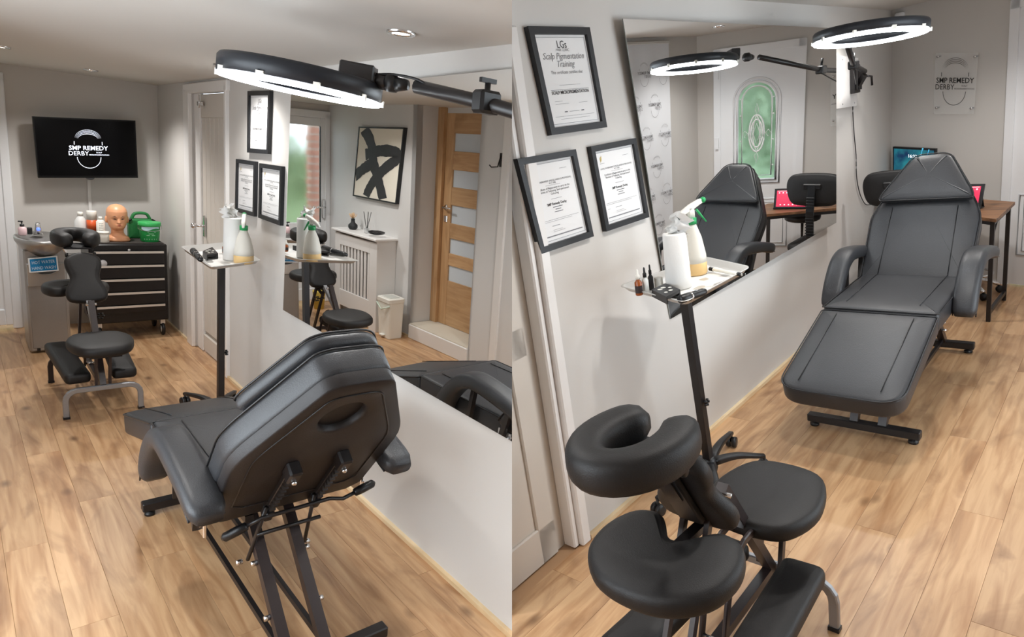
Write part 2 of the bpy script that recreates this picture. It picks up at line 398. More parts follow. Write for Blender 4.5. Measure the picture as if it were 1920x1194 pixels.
for i in range(n):
    a = yy0 + (yy1 - yy0) * i / n; B().box((XM + .041, a + (yy1 - yy0) / n / 2, DZ / 2), (.014, (yy1 - yy0) / n - .006, DZ - .34), bev=.003).build('board', cream, d)
kp = pX(378, 423, XM + .01)
b = B(); b.use(chrome).box((XM + .02, kp.y - .03, kp.z), (.008, .035, .16), bev=.003); kn = b.build('lock_plate', chrome, d)
b = B(); b.tube([(XM + .02, kp.y - .02, kp.z), (XM - .03, kp.y, kp.z)], .009); b.sphere((XM - .045, kp.y, kp.z), .022, 14); b.build('door_knob', chrome, d)
hp = pX(378, 195, XM + .01); B().box((XM, hp.y, hp.z), (.03, .06, .035), bev=.004).tube([(XM - .015, hp.y - .03, hp.z - .03), (XM - .015, hp.y - .03, hp.z + .06)], .004).build('door_catch', chrome, d)
# glazed back door
d = thing('door_2', 'x', 'door', ((BX0 + BX1) / 2, YB, 0)); del d['label'], d['category']; struct(d)
gx0, gx1, gz0, gz1 = BX0 + .075, BX1 - .075, .86, 1.83
for nm, q in (('outer_frame', ((BX0 - .03, BX0 + .03, 0, BZ), (BX1 - .03, BX1 + .03, 0, BZ), (BX0 - .03, BX1 + .03, BZ - .04, BZ + .03))), ('door_stile', ((BX0 + .025, gx0, .03, BZ - .04), (gx1, BX1 - .025, .03, BZ - .04))), ('door_rail', ((gx0, gx1, gz1, BZ - .04), (gx0, gx1, .76, gz0), (gx0, gx1, .03, .16)))):
    for (x0, x1, z0, z1) in q: B().box(((x0 + x1) / 2, YB - .005, (z0 + z1) / 2), (x1 - x0, .05 if nm == 'outer_frame' else .035, z1 - z0), bev=.006).build(nm, upvc, d)
B().box(((gx0 + gx1) / 2, YB, .46), (gx1 - gx0, .02, .62)).build('door_panel', upvc, d)
frost = mat('frosted_glass', (.93, .97, .95), .32, trans=1, bump=.5, bscale=60, ior=1.2)
B().box(((gx0 + gx1) / 2, YB + .005, (gz0 + gz1) / 2), (gx1 - gx0, .008, gz1 - gz0)).build('glass_pane', frost, d)
b = B(); b.use(mat('glazing_seal', sr(40, 45, 50), .5)); b.box((gx0 + .003, YB - .012, (gz0 + gz1) / 2), (.006, .02, gz1 - gz0)).box((gx1 - .003, YB - .012, (gz0 + gz1) / 2), (.006, .02, gz1 - gz0)); b.build('glazing_seal', None, d)
B().box((BX0 + .05, YB - .035, 1.0), (.03, .02, .2), bev=.005).tube([(BX0 + .05, YB - .04, 1.02), (BX0 + .05, YB - .075, 1.02), (BX0 + .14, YB - .075, 1.02)], .009).build('door_handle', chrome, d)
# white trim by coat hook (in reflection)
b = B(); b.box((XO + .01, 3.62, CL / 2), (.02, .07, CL)); struct(b.build('trim_2', whitep))
# outside greenery seen through the glass
hedge = mat('garden_hedge_leaves', sr(165, 185, 145), .8, var=.3, vscale=9)
b = B(); rnd = random.Random(3)
for i in range(900):
    c = Vector((rnd.uniform(-1.2, 1.6), YB + 1.6 + rnd.uniform(-.15, .3), rnd.uniform(.9, 1.75))); u = Vector((rnd.uniform(-1, 1), rnd.uniform(-1, 1), rnd.uniform(-1, 1))).normalized() * .07; v = u.orthogonal().normalized() * .05
    b.add([c - u, c - v, c + u, c + v], [(0, 1, 2, 3)])
b.box((.2, YB + 2.0, .8), (3, .4, 1.5)); tag(b.build('garden_hedge', hedge, base=(.2, YB + 1.8, 0)), 'green garden hedge blurred behind the frosted glass door', 'hedge', kind='stuff')
b = B(); b.box((.2, YB + 1.6, -.06), (5, 3, .08)); struct(b.build('trim_3', mat('garden_lawn', sr(160, 180, 135), .9, var=.2, vscale=12)))
bk = thing('brick_pillar', 'red brick pier outside the frosted glass door', 'pillar', (-.22, YB + .3, 0))
brk = mat('red_brick', sr(196, 140, 122), .8, var=.15, vscale=20)
B().box((-.315, YB + .3, 1.0), (.16, .1, 2.0)).build('mortar', mat('mortar', sr(200, 195, 185), .9), bk)
for i in range(26):
    B().box((-.315 + (.0 if i % 2 else .01), YB + .297, .04 + i * .076), (.165, .11, .06), bev=.004).build('brick', brk, bk)
# ---------------- right room shell
setroom('R')
floor(1, XR, 1.5, 6.3, .8)
clip(slab('ceiling', [(XR - .1, -2.4, CR, 1.6, 6.6, CR + .08)], ceilm), 1)
RY1 = 1.715                                # right room: end of recessed cupboard door
w = slab('wall_left', [(XR - T, RY1, 0, XR, 6.25, CR), (XR - T, -2, 2.0, XR, RY1, CR), (XR - .16, -2, 0, XR - .1, RY1 + .05, CR)], wallp); clip(w, 1)
FX0, FX1, FZ = -.72, -.09, 1.96
def bwall(b, x0, x1, z0, z1, off=0, th=T, bev=0):
    p0, p1 = Vector((x0, yb(x0), 0)), Vector((x1, yb(x1), 0)); q0, q1 = p0 - bn * off, p1 - bn * off; r0, r1 = q0 + bn * th, q1 + bn * th
    Z = lambda p, z: Vector((p.x, p.y, z))
    b.hexa([Z(q0, z0), Z(q1, z0), Z(r1, z0), Z(r0, z0), Z(q0, z1), Z(q1, z1), Z(r1, z1), Z(r0, z1)]); return b
b = B(); bwall(b, XR - .05, FX0, 0, CR); bwall(b, FX1, XO2 + .1, 0, CR); bwall(b, FX0, FX1, FZ, CR); struct(b.build('wall_back', wallp))
slab('wall_right', [(XO2, 4.4, 0, XO2 + T, 5.75, CR), (XO2, 4.4 - T, 0, .86, 4.4, CR), (.8, -2.4, 0, .86, 4.4, .25), (.8, -2.4, 1.9, .86, 4.4, CR), (.8, -2.4, .25, .86, 2.1, 1.9), (.8, 4.1, .25, .86, 4.4, 1.9)], wallp)
clip(bpy.data.objects['wall_right.001'] if 'wall_right.001' in bpy.data.objects else w, 1)
b = B(); b.box((XR + .009, (RY1 + .02 + 6.2) / 2, .01), (.018, 6.2 - RY1 - .02, .02)); struct(b.build('baseboard_left', oaktrim))
b = B(); bwall(b, FX1 + .05, XO2, 0, .12, .012, .012); bwall(b, XR, FX0 - .03, 0, .02, .012, .012); struct(b.build('baseboard_back', whitep))
b = B(); b.box((XO2 - .006, 5.0, .06), (.012, 1.15, .12)); struct(b.build('baseboard_right', whitep))
# cupboard door at the left edge of the right room
d = thing('door_3', 'x', 'door', (XR, 1.3, 0)); del d['label'], d['category']; struct(d)
o = B().box((XR + .004, RY1 - .012, 1.0), (.035, .055, 2.0), bev=.006).build('door_post', whitep, d)
o = B().box((XR - .03, RY1 - .055, 1.0), (.06, .03, 2.0), bev=.006).build('door_post', whitep, d)
o = B().box((XR - .075, 1.2, 1.0), (.03, .9, 2.0)).build('door_core', cream, d); clip(o, 1)
for q in ((1.50, 1.60, .0, 2.0), (.9, 1.60, .0, .16), (.9, 1.6, .86, .98)):
    o = B().box((XR - .056, (q[0] + q[1]) / 2, (q[2] + q[3]) / 2), (.016, q[1] - q[0], q[3] - q[2]), bev=.005).build('door_stile', cream, d); clip(o, 1)
for o in d.children: clip(o, 1)
# front door with leaded oval glass
d = thing('door_4', 'x', 'door', ((FX0 + FX1) / 2, yb(-.5), 0)); del d['label'], d['category']; struct(d)
for (x0, x1, z0, z1) in ((FX0 - .035, FX0 + .02, 0, FZ + .035), (FX1 - .02, FX1 + .035, 0, FZ + .035), (FX0 - .03, FX1 + .03, FZ - .02, FZ + .04)):
    bwall(B(), x0, x1, z0, z1, .022, .05).build('door_frame', upvc, d)
gc = -.395; gw = .145; ga0, ga1 = .86, 1.54; M_ = lambda x, z, off=.0: Vector((x, yb(x), z)) - bn * off
def arch(gw_, z0, z1, n=24): return [(gc - gw_, z0), (gc + gw_, z0)] + [(gc + gw_ * cos(pi * i / n), z1 + (gw_ * 1.05) * sin(pi * i / n)) for i in range(n + 1)]
ol = arch(gw, ga0, ga1); outer = []
xa, xb_, za, zb = FX0 + .018, FX1 - .018, .01, FZ - .02
for (x, z) in ol:      # project each glass outline point outwards to the leaf rectangle
    dx, dz = x - gc, z - (ga0 + ga1) / 2; ts = []
    if dx > 1e-6: ts.append((xb_ - gc) / dx)
    if dx < -1e-6: ts.append((xa - gc) / dx)
    if dz > 1e-6: ts.append((zb - (ga0 + ga1) / 2) / dz)
    if dz < -1e-6: ts.append((za - (ga0 + ga1) / 2) / dz)
    t = min(ts); outer.append((gc + dx * t, (ga0 + ga1) / 2 + dz * t))
b = B(); n = len(ol); vs = [M_(x, z, .012) for x, z in ol] + [M_(x, z, .012) for x, z in outer] + [M_(x, z, -.03) for x, z in ol]
b.add(vs, [(i, (i + 1) % n, n + (i + 1) % n, n + i) for i in range(n)] + [(i, (i + 1) % n, 2 * n + (i + 1) % n, 2 * n + i) for i in range(n)])
for c_ in ((xa, za), (xb_, za), (xb_, zb), (xa, zb)):   # corners
    pass
bwall(b, xa, xb_, za, .70, .0119, .03); bwall(b, xa, gc - gw - .03, .6, zb, .0119, .03); bwall(b, gc + gw + .03, xb_, .6, zb, .0119, .03); bwall(b, xa, xb_, 1.78, zb, .0119, .03)
b.build('door_leaf', upvc, d)
for k_, (g_, z0_, z1_) in enumerate(((gw + .035, ga0 - .035, ga1), (gw + .008, ga0 - .008, ga1))):
    B().tube([M_(x, z, .016) for x, z in arch(g_, z0_, z1_)], .009 if k_ == 0 else .012, 8, closed=True).build('glass_bead', upvc, d)
for (x0, x1) in ((FX0 + .075, gc - .012), (gc + .012 + .03, FX1 - .09)):
    for e_, r_ in ((0, .008), (.03, .006)):
        B().tube([M_(x, z, .013) for x, z in ((x0 + e_, .24 + e_), (x1 - e_, .24 + e_), (x1 - e_, .68 - e_), (x0 + e_, .68 - e_))], r_, 6, closed=True).build('panel_moulding', upvc, d)
gl = mat('green_obscure_glass', (.92, .98, .94), .28, trans=1, bump=.6, bscale=90, ior=1.15)
b = B(); b.add([M_(x, z, -.012) for x, z in ol], [list(range(n))]); b.build('glass_pane', gl, d)
lead = mat('lead_came', sr(235, 238, 238), .5); b = B()
b.tube([M_(x, z, -.006) for x, z in arch(gw * .8, ga0 + .03, ga1)], .008, 6, closed=True)
zc = (ga0 + ga1) / 2 + .06
def ell(cx, cz, rx, rz_, n=20): return [M_(cx + rx * cos(2 * pi * i / n), cz + rz_ * sin(2 * pi * i / n), -.005) for i in range(n)]
for (rx, rz_) in ((.06, .16), (.046, .12)): b.tube(ell(gc, zc, rx, rz_), .0075, 6, closed=True)
for sgn in (-1, 1):
    b.tube([M_(gc + sgn * .05 * t_ * (1 - t_) * 4 * .6, zc - .16 + .32 * t_, -.004) for t_ in [i / 12 for i in range(13)]], .0045, 6)
    b.tube([M_(gc + x, zc + z, -.004) for x, z in ((sgn * .07, 0), (sgn * .09, .03), (sgn * .11, 0), (sgn * .09, -.03))], .004, 6, closed=True)
    b.tube([M_(gc + x, z, -.004) for x, z in ((0, zc + sgn * .16), (.014, zc + sgn * .20), (0, zc + sgn * .26), (-.014, zc + sgn * .20))], .004, 6, closed=True)
    for zz in (.98, 1.2, 1.42, 1.56): b.sphere(M_(gc + sgn * gw * .88, zz, -.004), .008, 8)
b.tube([M_(gc + x, zc + z, -.004) for x, z in ((0, .09), (.028, 0), (0, -.09), (-.028, 0))], .006, 6, closed=True)
b.build('leaded_pattern', lead, d)
b = B()
for zz in (1.8, 1.2, .3): bwall(b, FX1 - .005, FX1 + .02, zz - .05, zz + .05, .04, .02)
b.build('hinge', upvc, d)
b = B(); c = Vector((-.5, 7.6, 1.1)); rnd = random.Random(5)
for i in range(900):
    p = c + Vector((rnd.uniform(-1.5, 1.5), rnd.uniform(-.2, .2), rnd.uniform(-.6, .9))); u = Vector((rnd.uniform(-1, 1), rnd.uniform(-1, 1), rnd.uniform(-1, 1))).normalized() * .08; v = u.orthogonal().normalized() * .05
    b.add([p - u, p - v, p + u, p + v], [(0, 1, 2, 3)])
b.box((-.5, 7.95, .9), (3, .4, 1.9)); tag(b.build('front_hedge', mat('front_hedge_leaves', sr(150, 175, 145), .8, var=.35, vscale=8), base=(-.5, 7.8, 0)), 'green hedge outside the front door with oval glass', 'hedge', kind='stuff')

# filler added behind the mirror-wall corner and overhead slab added, both blocking sky light
def plane_y(k, X, z):
    M = ROOM[k]; p_ = M @ Vector((X, 0, 0)); n_ = M.to_3x3() @ Vector((1, 0, 0)); return (n_.dot(p_) - n_.z * z) / n_.y
b = B(); bot, topv = [], []
for z, lst in ((-.15, bot), (2.45, topv)):
    y0 = max(plane_y('L', XM, z), plane_y('R', XR - .17, z)) + .035
    lst += [Vector((0, y0, z)), Vector((.32, y0 + .40, z)), Vector((.3, y0 + .7, z)), Vector((-.3, y0 + .7, z)), Vector((-.32, y0 + .40, z))]
b.add(bot + topv, [(0, 1, 2, 3, 4), (9, 8, 7, 6, 5)] + [(i, (i + 1) % 5, 5 + (i + 1) % 5, 5 + i) for i in range(5)])
o = b.build('gap_filler', wallp); o.matrix_world = Matrix.Identity(4); struct(o)
b = B(); b.box((0, 2.5, 3.45), (15, 15, .1)); o = b.build('sky_block_slab', wallp); o.matrix_world = Matrix.Identity(4); struct(o)
# ================================================================== LIGHTS (downlights in both ceilings)
glow = mat('spot_glow', (1, .93, .82), .5, emit=9)
def downlight(x, y, z, label, power=1.0):
    t = thing('ceiling_downlight', label, 'downlight', (x, y, z), 'recessed ceiling downlights')
    b = B(); b.lathe((x, y, z - .008), [(.030, .006), (.032, 0), (.045, 0), (.047, .004), (.047, .012)], 28, cap=False); b.build('bezel', chrome, t)
    b = B(); b.lathe((x, y, z - .004), [(.0005, .0), (.031, .0), (.031, .004)], 20); b.build('lamp', glow, t)
    ld = bpy.data.lights.new('spot', 'SPOT'); ld.energy = LAMP * power * 4; ld.color = (1, .97, .935); ld.spot_size = radians(140); ld.spot_blend = .8; ld.shadow_soft_size = .05
    lo = bpy.data.objects.new('downlight_beam', ld); COL.objects.link(lo); lo.parent = t; lo.location = (0, 0, -.03); return t
def added_window(room_, name, x, y0, y1, z0, z1, sgn):  # unseen window, added with its area light for brightness and floor glare
    setroom(room_)
    d = thing(name, 'x', 'window', (x, (y0 + y1) / 2, z0)); del d['label'], d['category']; struct(d)
    for (a, c_, e, f_) in ((y0, y1, z0, z0 + .06), (y0, y1, z1 - .06, z1), (y0, y0 + .06, z0, z1), (y1 - .06, y1, z0, z1), ((y0 + y1) / 2 - .035, (y0 + y1) / 2 + .035, z0, z1)):
        B().box((x - sgn * .03, (a + c_) / 2, (e + f_) / 2), (.06, c_ - a, f_ - e), bev=.006).build('window_frame', upvc, d)
    B().box((x - sgn * .035, (y0 + y1) / 2, (z0 + z1) / 2), (.006, y1 - y0 - .1, z1 - z0 - .1)).build('glass_pane', frost, d)
    B().box((x + sgn * .04, (y0 + y1) / 2, z0 - .012), (.14, y1 - y0 + .06, .024), bev=.005).build('window_sill', upvc, d)
    ld = bpy.data.lights.new('day_fill', 'AREA'); ld.shape = 'RECTANGLE'; ld.size = y1 - y0 - .1; ld.size_y = z1 - z0 - .1; ld.energy = DAY_FILL[room_]; ld.color = (.88, .94, 1)
    lo = bpy.data.objects.new('day_fill', ld); COL.objects.link(lo); lo.parent = d
    lo.matrix_local = Matrix.Translation((sgn * .03, 0, (z1 - z0) / 2)) @ Matrix(((0, 0, -sgn), (1, 0, 0), (0, -sgn, 0))).to_4x4()
added_window('L', 'added_window_1', -.85, .9, 2.8, .25, 1.85, 1)
added_window('R', 'added_window_2', .8, 2.1, 4.1, .25, 1.9, -1)
setroom('L')
for (px, py, lb) in ((752, 60, 'large chrome downlight in the ceiling above the ring lamp arm'), (250, 155, 'small chrome downlight near the television wall'), (417, 122, 'chrome downlight half hidden behind the left ring lamp end')):
    p = pz(px, py, CL)
    if p.y > 5: downlight(.85, 5.7, CL, lb, 1.5)
    else: downlight(p.x, p.y, CL, lb, .9)
for x, y, lb in ((.3, 4.9, 'chrome downlight seen reflected in the mirror above the artwork'), (.15, 2.6, 'added unseen downlight in the ceiling left of the bed'), (-.4, .4, 'added unseen downlight behind the viewer, left room')): downlight(x, y, CL, lb)  # all but the reflected one are out of view, added for brightness
setroom('R')
for x, y, lb in ((XR + .32, 4.75, 'chrome downlight at the top edge above the right ring lamp'), (-.5, 4.9, 'added unseen downlight above the treatment bed head'), (-.6, 2.9, 'added unseen downlight above the bed foot'), (-.75, 2.1, 'added unseen downlight above the massage chair')): downlight(x, y, CR, lb)  # all but the first are out of view, added to brighten the room

# ================================================================== LOGO
def logo(b, fn, k=1.0, simple=False):
    """logo about 1 wide centred on 0,0 (baseline between the two lines)"""
    b.text('SMP REMEDY', .165 * k, 0, 0, 0, align='CENTER', bold=.002 * k, fn=lambda x, y: fn(x, y + .02 * k))
    b.text('DERBY', .165 * k, 0, 0, 0, align='LEFT', fn=lambda x, y: fn(x - .5 * k, y - .125 * k))
    if not simple:
        b.text('SCALP', .05 * k, 0, 0, 0, align='CENTER', fn=lambda x, y: fn(x + .25 * k, y - .06 * k))
        b.text('MICROPIGMENTATION', .048 * k, 0, 0, 0, align='CENTER', fn=lambda x, y: fn(x + .25 * k, y - .125 * k))
    def stroke(pts, w_):
        for i in range(len(pts) - 1):
            a, c = Vector(pts[i]), Vector(pts[i + 1]); t = (c - a).normalized(); q = Vector((-t.y, t.x)) * w_ / 2
            b.add([fn(*(a + q)), fn(*(a - q)), fn(*(c - q)), fn(*(c + q))], [(0, 1, 2, 3)])
    stroke([(.29 * k * cos(t), -.17 * k + .30 * k * sin(t)) for t in [pi + pi * i / 18 for i in range(19)]], .012 * k)
    for sx in (-.34, .34): stroke([(sx * k, .16 * k), (sx * k * 1.0, .25 * k)], .014 * k)
    for r_ in range(2 if simple else 4):
        R_ = (.245 + .025 * r_) * k; Rv = (.145 + .036 * r_) * k; nd = 24 if simple else 30
        if simple: stroke([(R_ * cos(pi * i / 12), .31 * k + Rv * sin(pi * i / 12)) for i in range(1, 12)], .008 * k)
        else:
            for i in range(nd + 1):
                a = pi * (.06 + .88 * i / nd); c = (R_ * cos(a), .31 * k + Rv * sin(a)); e = (.0085 * (sin(a) ** .8) + .001) * k
                b.add([fn(c[0] + e * cos(t), c[1] + e * sin(t)) for t in [pi / 3 * j for j in range(6)]], [list(range(6))])
    return b
def quadfn(TL, TR, BR, BL, n, off=0):
    TL, TR, BR, BL = map(Vector, (TL, TR, BR, BL)); n = Vector(n) * off
    return lambda u, v: (BL * (1 - u) + BR * u) * (1 - v) + (TL * (1 - u) + TR * u) * v + n
def qbox(b, fn, u0, u1, v0, v1, n, d0, d1):
    n = Vector(n)
    b.hexa([fn(u0, v0) + n * d0, fn(u1, v0) + n * d0, fn(u1, v1) + n * d0, fn(u0, v1) + n * d0, fn(u0, v0) + n * d1, fn(u1, v0) + n * d1, fn(u1, v1) + n * d1, fn(u0, v1) + n * d1]); return b
# ================================================================== MIRROR SHEETS
mirrorm = mat('mirror_silvering', (.93, .94, .94), .0, 1)
MIR = {}
def seen(px, py, n, c):
    """the real point on plane n.p=c that the mirror shows along this sight line"""
    m, p0 = MIR[room]; d = ray(px, py); h = EYE + d * (m.dot(p0 - EYE) / m.dot(d)); d2 = d - m * (2 * d.dot(m)); n = Vector(n)
    return h + d2 * ((c - n.dot(h)) / n.dot(d2))
def mirror(px4, X, sx, yaw, lean, p0, wallx, label, keep):
    global MIR
    """sheet hung very slightly out of parallel with the wall, on a backing board"""
    a_, l_ = radians(yaw), radians(lean); nrm = Vector((sx * cos(a_) * cos(l_), sin(a_) * cos(l_), -sin(l_)))
    MIR[room] = (nrm, p0); c = [on(q[0], q[1], nrm, nrm.dot(p0)) for q in px4]
    if keep < 0: c = [c[0], c[0] + (c[1] - c[0]) * 1.5, c[3] + (c[2] - c[3]) * 1.5, c[3]]
    t = thing('wall_mirror', label, 'mirror', c[3]); fn = quadfn(*c, nrm)
    b = B(); b.hexa([q for q in (c[3], c[2], c[1], c[0])] + [q + nrm * .0008 for q in (c[3], c[2], c[1], c[0])]); clip(b.build('mirror_pane', mirrorm, t), keep)
    b = B(); b.hexa([q - nrm * .004 for q in (c[3], c[2], c[1], c[0])] + [q - nrm * .0003 for q in (c[3], c[2], c[1], c[0])]); clip(b.build('backing_sheet', mat('mirror_edge', sr(120, 128, 126), .3, .2), t), keep)
    for u, v in ((.12, .03), (.5, .03), (.88, .03), (.12, .97), (.5, .97), (.88, .97)):
        q = fn(u, v) - nrm * .005; w_ = Vector((wallx, q.y, q.z))
        if worldx(q) * keep > .03: B().bar(w_, q, .03, .03).build('fixing_block', whitep, t)
    return t, fn
setroom('L')
mt, mfn = mirror([(546, 171), (959, 129), (958, 826), (531, 581)], XM, -1, -.7, .9, Vector((XM - .026, 2.8, 1.3)), XM, 'large frameless wall mirror beside the seen-from-behind bed reflecting oak door and artwork', -1)
cp = pX(555, 175, XM - .03); B().box((XM - .03, cp.y, cp.z), (.04, .016, .022), bev=.003).build('mirror_clip', blackp, mt)
setroom('R')
mt, mfn = mirror([(1168, 35), (1568, 53), (1568, 417), (1257, 598)], XR, 1, -1.3, 2.0, Vector((XR + .052, 3.7, 1.3)), XR, 'large frameless wall mirror reflecting the white front door and desk', 1)

# ================================================================== CERTIFICATES
def certificate(cs, nrm, X, kind, label, seed):
    c = [pX(*q, X + nrm[0] * .012) - Vector(nrm) * .012 for q in cs]; ctr = sum(c, Vector()) / 4
    t = thing('framed_certificate', label, 'certificate', ctr, 'framed certificates hung in threes')
    fn = quadfn(*c, nrm); bu = .072 * 1.0; bv = .072 * (c[1] - c[0]).length / (c[0] - c[3]).length
    for (u0, u1, v0, v1) in ((0, 1, 1 - bv, 1), (0, 1, 0, bv), (0, bu, bv, 1 - bv), (1 - bu, 1, bv, 1 - bv)):
        b = B(); qbox(b, fn, u0, u1, v0, v1, nrm, 0.001, .022); b.build('frame_bar', framem, t)
    b = B(); qbox(b, fn, bu, 1 - bu, bv, 1 - bv, nrm, .004, .010); sh = b.build('sheet', paper, t)
    # flip so text runs left->right as seen
    g = lambda u, v: fn(bu + (1 - 2 * bu) * u, bv + (1 - 2 * bv) * v) + Vector(nrm) * .0112
    asp = (c[0] - c[3]).length / (c[1] - c[0]).length
    b = B(); b.use(inkg)
    def line(u0, u1, v, h=.004): b.add([g(u0, v), g(u1, v), g(u1, v + h), g(u0, v + h)], [(0, 1, 2, 3)])
    def tx(s_, sz, v, m=ink, bold=0, sh_=0):
        b.use(m); b.text(s_, sz, 0, 0, 0, bold=bold, fn=lambda x, y: g(.5 + x + y * sh_, v + y / asp * 1.0))
    for (u0, u1, v0, v1) in ((.03, .97, .97, .974), (.03, .97, .03, .034), (.03, .036, .03, .97), (.964, .97, .03, .97)): b.add([g(u0, v0), g(u1, v0), g(u1, v1), g(u0, v1)], [(0, 1, 2, 3)])
    if kind == 1:
        tx('LGs', .12, .86, ink); tx('HAIR CLINIC', .045, .825, inkg)
        tx('Scalp Pigmentation', .105, .74, inkg, 0, .35); tx('Training', .105, .655, inkg, 0, .35); tx('This certificate certifies that', .055, .58, inkg, 0, .3)
        line(.3, .72, .455, .003); b.use(ink); line(.12, .88, .405, .003); tx('SCALP MICROPIGMENTATION', .055, .36, ink, .001)
        b.use(inkg); line(.15, .42, .25, .003); line(.15, .3, .28, .003); line(.62, .8, .25, .003); b.use(ink); line(.3, .36, .155, .01); line(.64, .7, .155, .01); b.use(inkg); line(.4, .6, .158, .004); line(.1, .9, .11, .003); line(.2, .8, .08, .003)
    else:
        b.use(gold); e0 = g(.13, .86); b.add([g(.12, .9), g(.16, .87), g(.13, .84), g(.17, .93)], [(0, 1, 2), (1, 3, 0)])
        b.use(inkg); line(.1, .22, .825, .004); line(.7, .85, .88, .004)
        tx('LOCAL GOVERNMENT (MISCELLANEOUS PROVISIONS)', .033, .745, ink); tx('ACT 1982', .033, .715, ink)
        line(.35, .65, .7, .002); tx('Certificate of Registration to carry on the', .04, .655, ink); tx('Business of Tattooing, Semi-permanent', .04, .62, ink); tx('Colouring', .04, .585, ink)
        b.use(inkg); line(.4, .62, .53, .004); b.use(ink); tx('SMP Remedy Derby', .05, .455, ink, .0006); b.use(ink); line(.4, .6, .425, .007); line(.44, .56, .395, .007); line(.41, .59, .365, .007)
        b.use(inkg); line(.08, .9, .28, .003); line(.08, .75, .26, .003); line(.1, .16, .2, .003); line(.3, .46, .2, .006); line(.3, .5, .15, .003); line(.3, .55, .13, .003); line(.08, .92, .075, .014)
    b.build('print', None, sh); return t
setroom('L')
NL = (-1, 0, 0)
certificate([(467, 171), (509, 170), (505, 289), (466, 286)], NL, XM, 1, 'top black-framed certificate left of the large mirror by the cupboard door', 1)
certificate([(445, 298), (481, 303), (479, 406), (443, 396)], NL, XM, 2, 'lower left black-framed certificate nearest the cupboard door', 2)
certificate([(489, 306), (531, 312), (528, 423), (487, 408)], NL, XM, 2, 'lower right black-framed certificate nearest the mirror edge, above the tray', 3)
setroom('R')
NR = (1, 0, 0)
certificate([(986, 50), (1102, 52), (1135, 239), (1031, 254)], NR, XR, 1, 'large black-framed scalp pigmentation training certificate, uppermost beside the front-door mirror', 4)
certificate([(966, 298), (1076, 280), (1110, 443), (1012, 476)], NR, XR, 2, 'black-framed registration certificate at lower left, at the picture middle', 5)
certificate([(1104, 275), (1189, 259), (1214, 407), (1134, 434)], NR, XR, 2, 'black-framed registration certificate beside the mirror edge above the paper roll', 6)

